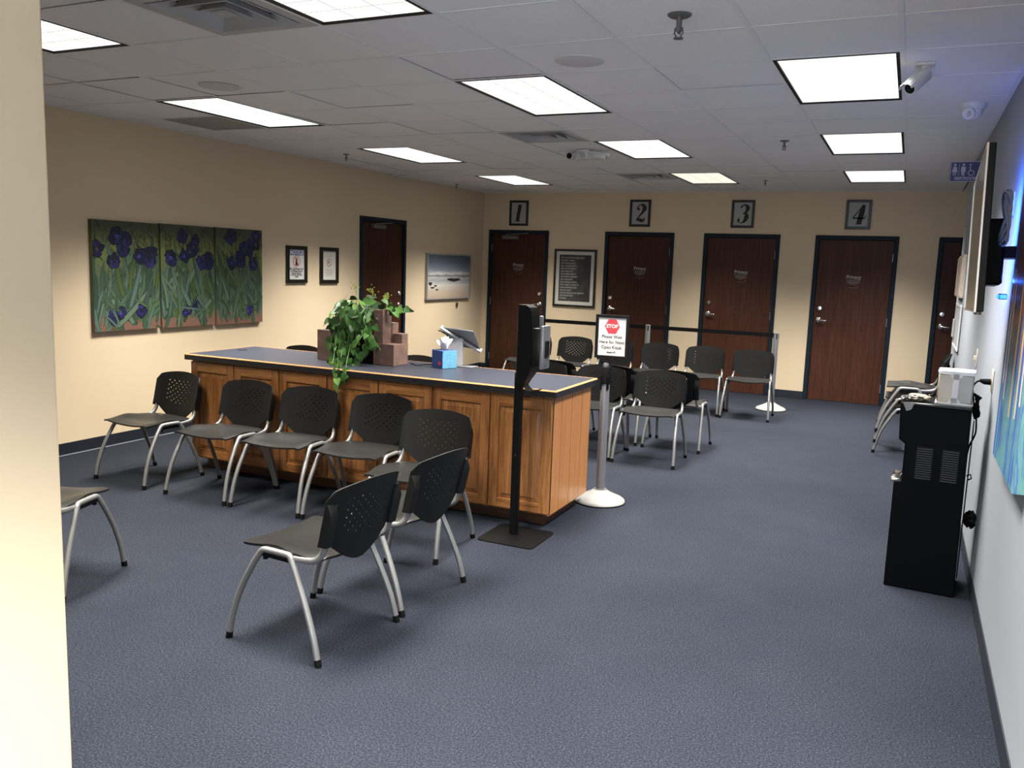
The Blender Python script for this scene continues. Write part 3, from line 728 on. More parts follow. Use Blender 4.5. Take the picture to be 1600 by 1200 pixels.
# restroom flag sign
t = thing('restroom_sign', 'dark blue RESTROOM flag sign with pale figures, partly behind the television', 'sign', mat=facing((2.885, 3.0, 2.470), (0,-1,0)))
MB().box(-.115,.12,-.076,.076,-.004,.0).build('panel', m_signblue, t)
frame_ring(MB(), .222, .150, .004, 0, .0006).build('border', m_signtxt, t)
text('lettering', 'RESTROOM', .030, m_signtxt, t, .0, -.052, .001, bold=.001)
def person(mb, x, s, dress):
    mb.lathe([(.002,.0006),(.0095,.0006),(.0095,.001)], (x, .052, 0), 12)
    if dress: mb.prism([(x-.010,.038),(x+.010,.038),(x+.020,-.002),(x-.020,-.002)], .0006, .001); mb.box(x-.010,x-.003,-.030,0,.0006,.001); mb.box(x+.003,x+.010,-.030,0,.0006,.001)
    else: mb.prism(rrect(.032,.044,.006,2,x,.016), .0006, .001); mb.box(x-.010,x-.001,-.030,0,.0006,.001); mb.box(x+.001,x+.010,-.030,0,.0006,.001)
mb = MB(); person(mb, -.080, 1, True); mb.box(-.053,-.050,-.032,.058,.0006,.001); person(mb, -.022, 1, False); ring(mb, .022, .005, -.010, .001)
for f in list(mb.bm.faces)[-28:]:
    for v in f.verts: v.co.x += .034
mb.box(.022,.028,.010,.038,.0006,.001).lathe([(.002,.0006),(.007,.0006),(.007,.001)], (.025,.050,0), 10); mb.box(.025,.048,.004,.009,.0006,.001); mb.build('figures', m_signtxt, t)
MB().box(.112,.12,-.076,.076,-.02,.0).build('mount', m_signblue, t)

# ================================================================== TELEVISION
t = thing('television', 'large flat television on the blue wall, seen edge on with blue glow behind', 'television', mat=facing((2.822, -.44, 1.81), (-1,0,-.052)))
MB().box(-.61,.61,-.30,.30,-.006,.020,.003).build('casing', m_blackm, t, True)
MB().box(-.60,.60,-.290,.294,.020,.0215).build('screen', m_screen, t)
frame_ring(MB(), 1.22, .602, .009, .018, .0245).build('bezel', m_tvsilver, t)
MB().box(-.39,-.04,-.19,.09,-.095,-.006,.01).build('rear_housing', m_blackm, t, True)
MB().box(-.32,-.16,-.07,-.02,-.165,-.095).box(-.36,-.12,-.10,.02,-.178,-.165).build('wall_bracket', m_blackm, t)
for x in (.40, .44): MB().cyl((x,-.30,.005),(x,-.312,.005),.012).build('foot_stud', m_bronze, t)
MB().box(.510,.522,-.06,.07,.0215,.023).build('badge_slot', m_blackm, t)
# things behind it
MB().box(-.600,-.580,-.26,.26,-.022,-.006,.002).build('added_glow_strip', m_led, t)  # glowing strip added to account for the blue glow on the wall
t = thing('led_box', 'small glowing blue LED unit behind the lower edge of the television', 'light', mat=facing((2.925, -.29, 1.572), (-1,0,0)))
MB().box(-.04,.04,-.012,.012,-.030,.0,.003).build('housing', m_blackm, t)
MB().box(-.030,.030,-.008,.008,0,.006).build('emitter', m_led, t)
MB().box(.040,.043,-.009,.009,-.028,-.002).build('end_emitter', m_led, t)
def bluelight(loc, target, e, size, spread=180):
    ld = bpy.data.lights.new('blue_glow_light', 'AREA'); ld.energy = e; ld.size = size; ld.color = (.03, .15, 1); ld.spread = R(spread)
    lo = bpy.data.objects.new('blue_glow_light', ld); COL.objects.link(lo); lo.location = loc
    lo.rotation_euler = (Vector(target)-Vector(loc)).to_track_quat('-Z','Y').to_euler()
ld = bpy.data.lights.new('added_blue_light', 'AREA'); ld.shape = 'RECTANGLE'; ld.size = .03; ld.size_y = .50; ld.energy = 9.0; ld.color = (.03,.15,1); ld.spread = R(150)  # blue light of the added strip, thrown on the wall
lo = bpy.data.objects.new('added_blue_light', ld); COL.objects.link(lo)
n_ = Vector((1,.55,0)).normalized(); zz = Vector((0,0,1)); Mx = Matrix((zz.cross(-n_), zz, -n_)).transposed().to_4x4(); Mx.translation = Vector((2.862,.15,1.84)); lo.matrix_world = Mx
bluelight((2.90, .28, 1.60), (3.005, .42, 1.66), 2.2, .03, 150)  # extra lamp added to widen the blue glow on the wall
bluelight((2.94, -.36, 1.64), (2.91, -.42, 1.90), .5, .03)
t = thing('coiled_cable', 'pale coiled cable hanging behind the television', 'cable', (2.905, -.46, 1.885))
for k in range(4):
    pts = [(.0+.012*math.sin(a*2+k), .055*math.cos(a)*(1+.15*k)+.01*k, .10*math.sin(a)+.01*k) for a in [2*math.pi*i/20 for i in range(21)]]
    MB().tube(pts, .0055, 8).build('cable_loop', m_cable, t, True)
t = thing('wall_plug_plate', 'ivory socket plate with plug high on the wall just beyond the television', 'socket', mat=facing((XR, .40, 2.02), (-1,0,0)))
MB().box(-.038,.038,-.06,.06,0,.008,.002).build('plate', m_ivory, t); MB().box(-.02,.02,-.025,.015,.008,.04,.004).build('plug', m_ivory, t)

# panels farther along the right wall
t = thing('wall_cabinet', 'beige ribbed wall box beyond the television', 'wall box', mat=facing((XR, 4.30, 1.67), (-1,0,0)))
MB().box(-.40,.40,-.19,.19,0,.030,.004).build('casing', m_beigeplastic, t); 
for x in (-.38, -.12, .12, .38): MB().box(x-.018,x+.018,-.18,.17,.030,.038,.002).build('rib', m_beigeplastic, t)
t = thing('bulletin_board', 'narrow white framed wall panel below the beige ribbed box', 'panel', mat=facing((XR, 4.15, 1.22), (-1,0,0)))
MB().box(-.42,.42,-.19,.19,0,.012,.003).build('panel', m_greypaper, t); frame_ring(MB(), .86,.40,.02,.010,.020).build('frame', m_white, t)
MB().box(-.40,-.34,-.12,.05,.012,.034,.004).build('handle', m_white, t)
for (y, z, lab) in ((.436,1.128,'ivory wall outlet with black plug above the water cooler'), (1.62,1.144,'ivory light switch plate farther along the blue wall')):
    t = thing('wall_outlet' if y < 1 else 'light_switch', lab, 'outlet' if y < 1 else 'switch', mat=facing((XR, y, z), (-1,0,0)))
    MB().box(-.036,.036,-.058,.058,0,.007,.003).build('plate', m_ivory, t, True)
    if y > 1:
        for dy in (-.014,.014): MB().box(-.005+dy,.005+dy,-.012,.014,.007,.02,.002).build('toggle', m_ivory, t)
    else: MB().box(-.015,.015,.012,.036,.007,.009,.002).box(-.015,.015,-.036,-.012,.007,.009,.002).build('socket_face', m_ivory, t)

# ================================================================== COUNTER
CX0, CX1, CY0, CY1, CZ = -2.30, .66, .19, .87, .845
t = thing('counter_cabinet', 'long honey oak cabinet island with seven raised panel doors', 'cabinet', (0,0,0))
MB().box(CX0+.005, CX1-.02, CY0+.022, CY1, .095, CZ).build('carcass', m_oak, t)
MB().box(CX1-.02, CX1, CY0+.002, CY1, .085, CZ).build('end_panel', m_oakside, t, bevel=.003)
for y in (.345, .52, .70): MB().box(CX1, CX1+.0012, y-.0015, y+.0015, .09, CZ-.005).build('end_groove', m_oak, t)
ff = MB().box(CX0, CX1, CY0+.003, CY0+.022, CZ-.032, CZ).box(CX0, CX1, CY0+.003, CY0+.022, .088, .112)
xs = [CX0 + k*(CX1-CX0)/7 for k in range(8)]
for k, x in enumerate(xs): ff.box(max(CX0, x-.012), min(CX1, x+.012), CY0+.003, CY0+.022, .112, CZ-.032)
ff.build('face_frame', m_oak, t, bevel=.002)
MB().box(CX0+.06, CX1-.06, CY0+.085, CY1-.06, 0, .09).build('toe_kick', m_oakdark, t)
MB().box(CX0+.002, CX0+.022, CY0+.004, CY1, .09, CZ).build('end_panel', m_oak, t)
def cab_door(x0, x1):
    z0, z1 = .100, CZ-.018; ST = .062; y0, y1 = CY0-.016, CY0+.003
    d = MB()
    d.box(x0, x0+ST, y0, y1, z0, z1, .0025); d.box(x1-ST, x1, y0, y1, z0, z1, .0025)
    dd = d.build('cabinet_door', m_oak, t, True, 30)
    MB().box(x0+ST, x1-ST, y0, y1, z1-ST-.012, z1, .0025).build('door_rail', m_oakx, dd, True, 30)
    MB().box(x0+ST, x1-ST, y0, y1, z0, z0+ST, .0025).build('door_rail', m_oakx, dd, True, 30)
    # raised panel
    a, b, c, e = x0+ST-.002, x1-ST+.002, z0+ST-.002, z1-ST-.010; q = .034
    mb = MB(); yo, yi = y1-.004, y0+.002
    o = [(a,yo,c),(b,yo,c),(b,yo,e),(a,yo,e)]; i = [(a+q,yi+.004,c+q),(b-q,yi+.004,c+q),(b-q,yi+.004,e-q),(a+q,yi+.004,e-q)]; i2 = [(p[0],yi,p[2]) for p in i]
    for k in range(4):
        mb.face([o[k], o[(k+1)%4], i[(k+1)%4], i[k]]); mb.face([i[k], i[(k+1)%4], i2[(k+1)%4], i2[k]])
    mb.face(i2); mb.build('raised_panel', m_oak, dd)
for a, b in zip(xs, xs[1:]): cab_door(a+.004, b-.004)
t = thing('countertop', 'blue grey laminate worktop with a thin oak edge strip', 'countertop', (0,0,0))
TX0, TX1, TY0, TY1 = CX0-.03, CX1+.035, CY0-.045, CY1+.03
MB().box(TX0+.012, TX1-.012, TY0+.012, TY1-.012, CZ, CZ+.0405).build('laminate', m_lam, t)
ed = MB()
for q in ((TX0,TX1,TY0,TY0+.012),(TX0,TX1,TY1-.012,TY1),(TX0,TX0+.012,TY0+.012,TY1-.012),(TX1-.012,TX1,TY0+.012,TY1-.012)): ed.box(*q, CZ-.004, CZ+.034)
ed.build('edge_band', m_lamedge, t)
st = MB(); zt, zl = CZ+.0415, CZ+.034
pts = [(TX0,TY0),(TX1,TY0),(TX1,TY1),(TX0,TY1)]; inn = [(TX0+.013,TY0+.013),(TX1-.013,TY0+.013),(TX1-.013,TY1-.013),(TX0+.013,TY1-.013)]; mid = [(TX0+.005,TY0+.005),(TX1-.005,TY0+.005),(TX1-.005,TY1-.005),(TX0+.005,TY1-.005)]
for k in range(4):
    j = (k+1)%4
    st.face([(*pts[k],zl),(*pts[j],zl),(*mid[j],zt),(*mid[k],zt)]); st.face([(*mid[k],zt),(*mid[j],zt),(*inn[j],zt),(*inn[k],zt)])
    st.face([(*inn[k],zt),(*inn[j],zt),(*inn[j],zl),(*inn[k],zl)]); st.face([(*pts[k],zl),(*inn[k],zl),(*inn[j],zl),(*pts[j],zl)])
st.build('edge_strip', m_strip, t)
CT = CZ+.0415
t = thing('cable_grommet', 'small dark cable hole ring at the near left end of the worktop', 'grommet', (-2.2,.62,CT))
MB().lathe([(.02,0),(.035,0),(.035,.003),(.02,.003)]).build('ring', m_lamedge, t)

# ---- tissue box
t = thing('tissue_box', 'blue and turquoise cube tissue box on the worktop', 'tissue box', (-.40,.70,CT), R(-24))
s = .064
mb = MB(); mb.box(-s,s,-s,s,0,.128,.002); mb.build('box', m_boxdark, t)
MB().face([(s+.0008,-s+.002,.002),(s+.0008,s-.002,.002),(s+.0008,s-.002,.126),(s+.0008,-s+.002,.126)]).build('side_print', m_boxlight, t)
MB().prism([(math.cos(a)*.036, math.sin(a)*.022) for a in [2*math.pi*k/20 for k in range(20)]], .128, .129).build('opening', m_dark, t)
MB().lathe([(.003,0),(.015,0),(.015,.001),(.003,.001)], (0,0,0), 18, 'y').build('red_badge', m_red, t).location = (.03,-s-.0015,.036)
rnd = random.Random(2); tis = MB()
for (a0, ln, wd, tilt) in ((.3,.105,.040,.20),(1.5,.085,.038,.55),(2.7,.095,.040,.35),(4.0,.075,.036,.75),(5.1,.09,.038,.5)):
    rows = []
    for j in range(6):
        u = j/5; c = Vector((math.cos(a0)*tilt*ln*u, math.sin(a0)*tilt*ln*u, .120+ln*u)); ww = wd*(.45+1.0*u-1.15*u*u+.02)
        sd = Vector((-math.sin(a0), math.cos(a0), 0)); od = Vector((math.cos(a0), math.sin(a0), 0))
        rows.append([tis.bm.verts.new(c + sd*ww*q + od*.014*math.cos(q*3.4+a0)*(.4+u)) for q in (-1,-.5,0,.5,1)])
    for p, q in zip(rows, rows[1:]):
        for k in range(4): tis.bm.faces.new((p[k], p[k+1], q[k+1], q[k]))
tis.build('tissue', m_tissue, t, True, 80)

# ---- tablet kiosk
t = thing('tablet_kiosk', 'silver tablet on a white counter stand, seen from behind', 'tablet', (-.42,.82,CT), 0)
MB().box(-.02,.19,-.02,.085,0,.006,.002).build('foot_plate', m_brushed, t)
MB().box(-.02,.085,.02,.045,.006,.205,.004).build('post', m_white, t, True)
A = empty('tablet_head', (.065,.05,.205)); A.parent = t; KIDS.setdefault(t.name, []).append(A)
A.rotation_euler = Euler((R(43), R(3), R(0)))
MB().box(-.125,.125,-.006,.004,-.100,.095,.003).build('tablet', m_alu_tab, A, True)
MB().box(-.170,.170,-.030,-.012,-.011,.011,.004, Matrix.Rotation(R(38),4,'Y')).box(-.138,-.122,-.030,.008,.092,.106,.003).box(.122,.138,-.030,.008,-.110,-.096,.003).build('clamp_arm', m_clamp, A, True)
MB().box(-.09,-.03,-.026,-.006,-.06,.05,.003).build('bracket', m_brushed, A, True)
MB().tube([(-.09,-.02,.03),(-.15,-.02,.07),(-.18,.0,.05),(-.13,.02,.0)],.004,6).build('cable', m_rubber, A, True)
t = thing('counter_cable', 'thin black cable lying on the worktop beside the planter', 'cable', (0,0,CT+.004))
MB().tube(smoothpath([(-.70,.73,0),(-.66,.70,0),(-.60,.66,0),(-.57,.74,0),(-.50,.82,0),(-.46,.80,0)],6),.0035,6).build('cord', m_rubber, t, True)

# ---- planter with pothos
t = thing('potted_plant', 'trailing green pothos in a stepped rust brown block planter', 'plant', (-1.03,.60,CT))
def blk(x0,x1,y0,y1,z0,z1): return MB().box(x0+1.03,x1+1.03,y0-.60,y1-.60,z0,z1,.002).build('planter_block', m_clay, t)
blk(-.88,-.705,.51,.70,0,.155); blk(-.88,-.80,.512,.62,.155,.395); blk(-.86,-.79,.62,.70,.155,.30); blk(-.785,-.707,.62,.698,.155,.225)
blk(-1.37,-1.24,.50,.64,0,.225); blk(-1.33,-1.24,.66,.74,0,.37); blk(-.845,-.795,.545,.60,.395,.40)
MB().box(-.21,.15,-.075,.12,0,.21,.004).build('inner_pot', m_blackm, t)
lm = MB(); pts = [(0,0),(.35,-.12),(.5,.12),(.46,.42),(.25,.78),(0,1.05),(-.25,.78),(-.46,.42),(-.5,.12),(-.35,-.12)]
cv = [lm.bm.verts.new((0, y_, -.0)) for y_ in (.0,.4,.75,1.05)]
def lz(x, y): return .16*abs(x)**1.2*1.4 - .18*y*y
rim = {p: lm.bm.verts.new((p[0], p[1], lz(*p))) for p in pts if p[0] != 0}
for v, y_ in zip(cv, (.0,.4,.75,1.05)): v.co.z = lz(0, y_)
for sgn in (1, -1):
    q = [rim[(sgn*.35,-.12)], rim[(sgn*.5,.12)], rim[(sgn*.46,.42)], rim[(sgn*.25,.78)]]
    for f in ((cv[0],q[0],q[1]),(cv[0],q[1],q[2],cv[1]),(cv[1],q[2],q[3],cv[2]),(cv[2],q[3],cv[3])):
        lm.bm.faces.new(f if sgn > 0 else f[::-1])
leaf_me = bpy.data.meshes.new('leaf'); lm.bm.to_mesh(leaf_me); lm.bm.free(); leaf_me.materials.append(m_leaf)
for p in leaf_me.polygons: p.use_smooth = True
rnd = random.Random(11)
def leaf(pos, out, down, size):
    """pos in planter space, out = direction the face looks, down = direction the tip points"""
    n = Vector(out).normalized(); y = Vector(down); y = (y - n*y.dot(n)).normalized(); x = y.cross(n)
    o = bpy.data.objects.new('leaf', leaf_me); COL.objects.link(o); o.parent = t
    Mx = Matrix((x, y, n)).transposed().to_4x4(); Mx.translation = Vector(pos); Mx = Mx @ Matrix.Diagonal((size*.92, size, size, 1))
    o.matrix_local = Mx
def J(s): return Vector((rnd.gauss(0,s), rnd.gauss(0,s), rnd.gauss(0,s)))
for k in range(120):      # crown
    a = rnd.uniform(0, 2*math.pi); el = rnd.uniform(.0, 1.15); rx, ry, rz = .24, .15, .22
    d = Vector((math.cos(a)*math.cos(el), math.sin(a)*math.cos(el), math.sin(el)))
    pos = Vector((-.015+d.x*rx*rnd.uniform(.6,1.05), -.03+d.y*ry, .265+d.z*rz*rnd.uniform(.7,1.05)))
    leaf(pos, d + Vector((.25,-.5,.3)) + J(.35), Vector((d.x*.6, d.y*.6-.2, -.35)) + J(.4), rnd.uniform(.052,.084))
for k in range(16):       # spur to the right
    u = rnd.random(); leaf((.15+.24*u, -.03+rnd.gauss(0,.03), .435-.05*u+rnd.gauss(0,.025)), Vector((.3,-.6,.5))+J(.4), Vector((.8,-.1,-.4))+J(.3), rnd.uniform(.04,.06))
for k in range(12):       # left tuft
    leaf((-.25+rnd.gauss(0,.040), -.05, .265+rnd.gauss(0,.030)), Vector((-.1,-.8,.5))+J(.3), Vector((-.6,-.1,-.3))+J(.3), rnd.uniform(.04,.055))
stems = MB()
STR = [ [(-.12,-.10,.30),(-.15,-.16,.20),(-.15,-.18,.10),(-.135,-.19,.00)],
        [(-.08,-.12,.30),(-.10,-.18,.18),(-.08,-.24,.06),(-.02,-.34,.015)],
        [(-.05,-.13,.28),(-.03,-.20,.14),(.02,-.30,.05),(.08,-.42,.015),(.12,-.470,-.03),(.13,-.478,-.075)],
        [(.0,-.13,.28),(.03,-.20,.14),(.09,-.32,.05),(.16,-.43,.012),(.19,-.470,-.03)],
        [(.0,-.14,.30),(.01,-.20,.18),(.02,-.21,.08),(.03,-.22,.02)],
        [(.05,-.14,.30),(.07,-.19,.18),(.08,-.20,.08),(.09,-.21,-.0)],
        [(.10,-.14,.32),(.16,-.18,.26),(.22,-.19,.20),(.28,-.19,.12)],
        [(-.04,-.14,.30),(-.05,-.20,.22),(-.05,-.21,.13),(-.05,-.22,.05)],
        [(.08,-.14,.32),(.12,-.18,.24),(.15,-.19,.17),(.16,-.19,.12)]]
for sp_ in STR:
    P = smoothpath(sp_, 5); stems.tube(P, .0025, 5)
    for i, p in enumerate(P):
        if rnd.random() < .78:
            leaf(p + J(.012), Vector((rnd.gauss(0,.5), -.9, .35)) + J(.25), Vector((rnd.gauss(0,.55), -.15, -1)), rnd.uniform(.042,.068))
stems.build('stem', m_stem, t)
for bx, by, bz in ((.20,0,.49),(.06,.02,.52),(-.08,.02,.55)):
    mb = MB()
    for k in range(26):
        p = Vector((bx,by,bz)) + J(.016); mb.box(p.x-.003,p.x+.003,p.y-.003,p.y+.003,p.z-.003,p.z+.003)
    mb.tube([(bx,by,.30),(bx,by,bz)],.0018,5); mb.build('flower_spray', m_bud, t)

# ================================================================== CHAIRS
def param_surface(nu, nv, f, holes=None):
    bm = bmesh.new(); V = [[bm.verts.new(f(i/nu, j/nv)) for j in range(nv+1)] for i in range(nu+1)]
    for i in range(nu):
        for j in range(nv):
            a, b, c, d = V[i][j], V[i+1][j], V[i+1][j+1], V[i][j+1]
            if holes and holes(i, j):
                fl_ = (i//2 + j) % 2
                tri = ((.5,.84),(.20,.24),(.80,.24))
                h = [bm.verts.new(f((i+x)/nu, (j+y)/nv)) for x, y in tri]
                bm.faces.new((a, b, h[2], h[1])); bm.faces.new((b, c, h[0], h[2])); bm.faces.new((c, d, h[0])); bm.faces.new((d, a, h[1], h[0]))
            else: bm.faces.new((a, b, c, d))
    return bm
def solid(bm, name, m_, parent, th, sm=True):
    bmesh.ops.recalc_face_normals(bm, faces=bm.faces)
    bmesh.ops.solidify(bm, geom=list(bm.faces), thickness=th)
    me = bpy.data.meshes.new(name); bm.to_mesh(me); bm.free()
    for p in me.polygons: p.use_smooth = True
    me.set_sharp_from_angle(angle=R(50))
    return link(name, me, m_, parent)
def back_f(u, v):
    x = (u-.5)*2; ax = abs(x)
    zt = .748 - .030*ax**2 - .035*max(0, (ax-.86)/.14)**2
    zb = .384 + .128*min(1, ax/.94)**1.7
    z = zb + (zt-zb)*v
    w_ = .227 + .006*(z-.45)/.3
    y = .235 + (z-.45)*.24 + .040*(1-x*x) - .022 - .010*max(0,(ax-.9)/.1)
    return (x*w_, y, z)
def seat_f(u, v):
    x = (u-.5)*2; ax = abs(x)
    hw = .228 - .030*max(0, (v-.6)/.4)**2
    yy = -.20 + .43*v - .012*(1-x*x)*(1-v)*0 + (-.03*ax**4 if v > .9 else 0)*(v-.9)/.1
    z = .440 - .020*(1-x*x)*math.sin(math.pi*min(1, v*1.15)) - .018*(1-ax**2)*max(0, 1-v*6) 
    z += .020*ax**3*math.exp(-((v-.42)/.22)**2) - .012*max(0, (v-.75)/.25) - .010*max(0, (ax-.93)/.07)
    return (x*hw, yy, z)
def make_chair():
    t = empty('waiting_chair', (0,0,0))
    solid(param_surface(20, 18, back_f, lambda i, j: 4 <= i <= 15 and 6 <= j <= 14 and (i+j) % 2 == 0), 'backrest', m_plastic, t, .006)
    solid(param_surface(14, 14, seat_f), 'seat', m_seat, t, .011)
    for s in (-1, 1):
        F = smoothpath([(s*.262,-.255,.012),(s*.258,-.232,.12),(s*.250,-.190,.24),(s*.240,-.120,.370)],5) + [Vector((s*.236,-.090,.412))]
        Bk = smoothpath([(s*.262,.245,.012),(s*.258,.215,.12),(s*.250,.165,.24),(s*.240,.100,.370)],5) + [Vector((s*.236,.075,.412))]
        for P in (F, Bk):
            lg = MB().tube(P, .0135, 12).build('leg', m_steel, t, True, 60)
            d = (P[0]-P[1]).normalized(); MB().tube([P[0]+d*.0125+Vector((0,0,.001)), P[0]-d*.018],[.0150,.0148],12).build('foot_cap', m_rubber, lg, True)
        MB().tube(smoothpath([(s*.236,-.092,.409),(s*.235,-.080,.420),(s*.234,-.055,.424),(s*.233,.045,.424),(s*.234,.068,.420),(s*.236,.078,.409)],4),.0138,12).build('top_bar', m_steel, t, True, 60)
        MB().tube(smoothpath([(s*.222,.02,.412),(s*.221,.12,.412),(s*.218,.185,.420),(s*.214,.218,.446),(s*.2105,.238,.49),(s*.210,.250,.53)],5),.0115,10,1.25).build('back_support', m_steel, t, True, 60)
        MB().box(s*.228-.012, s*.228+.012, -.085, .07, .392, .411, .004).cyl((s*.226,-.075,.400),(s*.226,-.075,.380),.011,seg=10).build('linking_clip', m_blackm, t, True)
        # moulded channel that holds the support tube
        ch = MB(); rings = []
        for k in range(8):
            z = .488 + .180*k/7; ye = .203 + (z-.45)*.24; dp = .046 if k < 6 else (.034 if k == 6 else .016)
            rings.append([ch.bm.verts.new((s*x, y, z)) for x, y in ((.2325, ye+.001), (.2325, ye+dp-.006), (.226, ye+dp), (.196, ye+max(dp, .034)), (.188, ye+max(dp-.012, .028)), (.188, ye+.022))])
        for a, b in zip(rings, rings[1:]):
            for k in range(6): ch.bm.faces.new((a[k], a[(k+1)%6], b[(k+1)%6], b[k]))
        ch.bm.faces.new(rings[0]); ch.bm.faces.new(rings[-1]); ch.build('side_channel', m_plastic, t, True, 35)
    MB().tube([(-.233,.0,.404),(.233,.0,.404)],.009,8).build('cross_rail', m_steel, t, True)
    return t
proto = make_chair()
CH = [
 (.321,-1.668,-93.9,0,'nearest black perforated chair, standing alone with its back to the right','loose chairs in front of the counter'),
 (.352,-1.085,-94.5,0,'black perforated chair directly behind the nearest one, also facing the left wall','loose chairs in front of the counter'),
 (-1.196,-1.862,198,0,'black chair half hidden by the beige partition, only seat and one leg showing','loose chairs in front of the counter'),
 (-2.345,-.185,-4,0,'leftmost black chair of the counter row, the beige wall showing through its holes','row of chairs along the counter'),
 (-1.640,-.20,0,0,'second black chair from the left wall in the row along the counter','row of chairs along the counter'),
 (-1.083,-.18,4,0,'middle black chair of the row along the counter','row of chairs along the counter'),
 (-.520,-.15,3,0,'fourth black chair from the left wall in the counter row, behind the loose pair','row of chairs along the counter'),
 (.084,-.455,4,0,'black chair at the right end of the counter row, partly behind the loose chairs','row of chairs along the counter'),
 (.660,2.465,2,0,'black chair nearest the silver post in the group behind the counter, facing the camera','front row behind the counter'),
 (.105,2.465,1,0,'black chair partly hidden behind the silver stop sign post','front row behind the counter'),
 (-.46,2.44,0,0,'black chair whose curved top shows just right of the sanitizer stand, over the worktop','front row behind the counter'),
 (-1.59,2.03,0,0,'black chair top showing over the worktop just right of the planter','front row behind the counter'),
 (-2.93,2.0,0,0,'black chair top showing over the worktop left of the planter','front row behind the counter'),
 (.717,3.185,180,0,'black chair back to back with the front chair, its seat pointing to the doors','middle row facing the doors'),
 (.125,3.19,180,0,'black chair facing the doors behind the stop sign post','middle row facing the doors'),
 (-.46,3.19,180,0,'black chair facing the doors, mostly hidden by the counter and sanitizer stand','middle row facing the doors'),
 (1.010,5.25,2,0,'black chair at the right end of the far row, in front of the white-based post','far row of chairs by the doors'),
 (.445,5.27,2,0,'second black chair from the right end of the far row, before door three','far row of chairs by the doors'),
 (-.115,5.28,1,0,'black chair of the far row with a patch of bright holes, before door two','far row of chairs by the doors'),
 (-.69,5.30,0,0,'black chair of the far row behind the stop sign','far row of chairs by the doors'),
 (-1.235,5.30,0,0,'black chair of the far row with bright holes, below the framed poster','far row of chairs by the doors'),
 (-1.80,5.30,0,0,'black chair at the left end of the far row, behind the sanitizer dispenser','far row of chairs by the doors'),
 (2.650,4.240,-90,0,'lowest chair of the stack behind the water cooler','chairs stacked by the blue wall'),
 (2.655,4.240,-90,.100,'middle chair of the stack behind the water cooler','chairs stacked by the blue wall'),
 (2.660,4.240,-90,.205,'topmost chair of the stack behind the water cooler','chairs stacked by the blue wall')]
for i, (x, y, a, z, lab, grp) in enumerate(CH):
    o = proto if i == 0 else copy_tree(proto)
    o.location = (x, y, z); o.rotation_euler = (0, 0, R(a)); tag(o, lab, 'chair', grp)

# ================================================================== STANCHIONS
def stanchion(x, y, lab, head=False):
    t = thing('barrier_post', lab, 'barrier post', (x, y, 0), group='belt barrier posts')
    MB().lathe([(.02,.002),(.172,.002),(.178,.008),(.176,.018),(.160,.030),(.110,.052),(.060,.078),(.045,.090),(.02,.091)], seg=40).build('base', m_offwhite, t, True, 50)
    MB().lathe([(.02,0),(.180,0),(.181,.006),(.178,.009),(.02,.009)], seg=40).build('base_ring', m_rubber, t, True)
    MB().lathe([(.044,.086),(.044,.094),(.033,.096)], seg=24).build('collar', m_bronze, t, True)
    MB().cyl((0,0,.085),(0,0,.86 if head else .93),.0315,seg=28).build('pole', m_brushed, t, True, 50)
    if head:
        MB().lathe([(.02,.835),(.036,.84),(.036,.955),(.030,.965),(.02,.967)], seg=28).build('belt_head', m_blackm, t, True, 50)
        for k in range(4):
            a = R(45+90*k); MB().box(-.008,.008,.030,.040,.80,.90, .002, Matrix.Rotation(a,4,'Z')).build('belt_slot', m_blackm, t)
        MB().cyl((0,0,.965),(0,0,.985),.020,seg=16).build('adapter', m_brushed, t, True)
    else:
        for k in range(4):
            a = R(20+90*k); MB().box(-.006,.006,.030,.033,.86,.925, 0, Matrix.Rotation(a,4,'Z')).build('belt_slot', m_blackm, t)
        MB().lathe([(.02,.925),(.0335,.926),(.0335,.932),(.02,.934)], seg=24).build('cap', m_brushed, t, True)
    return t
sx, sy = .722, .985
st1 = stanchion(sx, sy, 'silver barrier post carrying the stop sign beside the counter end', True)
t = thing('stop_sign', 'black framed STOP Please Wait sign on top of the silver post', 'sign', mat=facing((.752, sy, 1.168), (.10,-1,-.03)))
frame_ring(MB(), .232, .300, .020, -.010, .010).build('frame', m_black, t, bevel=.002)
pp = MB().box(-.098,.098,-.132,.132,-.004,.004).build('print', m_paper, t)
MB().box(-.117,.117,-.150,.150,-.012,-.006).build('backing', m_blackm, t)
MB().box(-.03+.0,-.006,-.215,-.150,-.010,.006).build('stem', m_black, t)
MB().prism([(math.cos(a)*.052, .072+math.sin(a)*.056) for a in [2*math.pi*k/6 for k in range(6)]], .004, .0052).build('hexagon', m_red, pp)
text('lettering', 'STOP', .034, m_paper, pp, 0, .072, .0060, bold=.0012)
for s, y in (('Please Wait', .000), ('Here for Next', -.037), ('Open Kiosk', -.073)): text('lettering', s, .031, m_ink, pp, 0, y, .0050, bold=.0003, sx=.95)
mb = MB(); dash_lines(mb, -.030, .004, -.108, .008, random.Random(3), .0045); mb.tube([(.006,-.108,.005),(.022,-.102,.005),(.030,-.110,.005),(.024,-.098,.005)],.0014,5); mb.build('small_logo', m_ink, pp)
p2 = stanchion(1.175, 5.955, 'far silver barrier post with white base at the belt end, before door three')
p3 = stanchion(-.40, 5.93, 'silver barrier post between doors two and three, behind the far chairs')
p4 = stanchion(-1.865, 5.90, 'silver barrier post hidden behind the sanitizer dispenser')
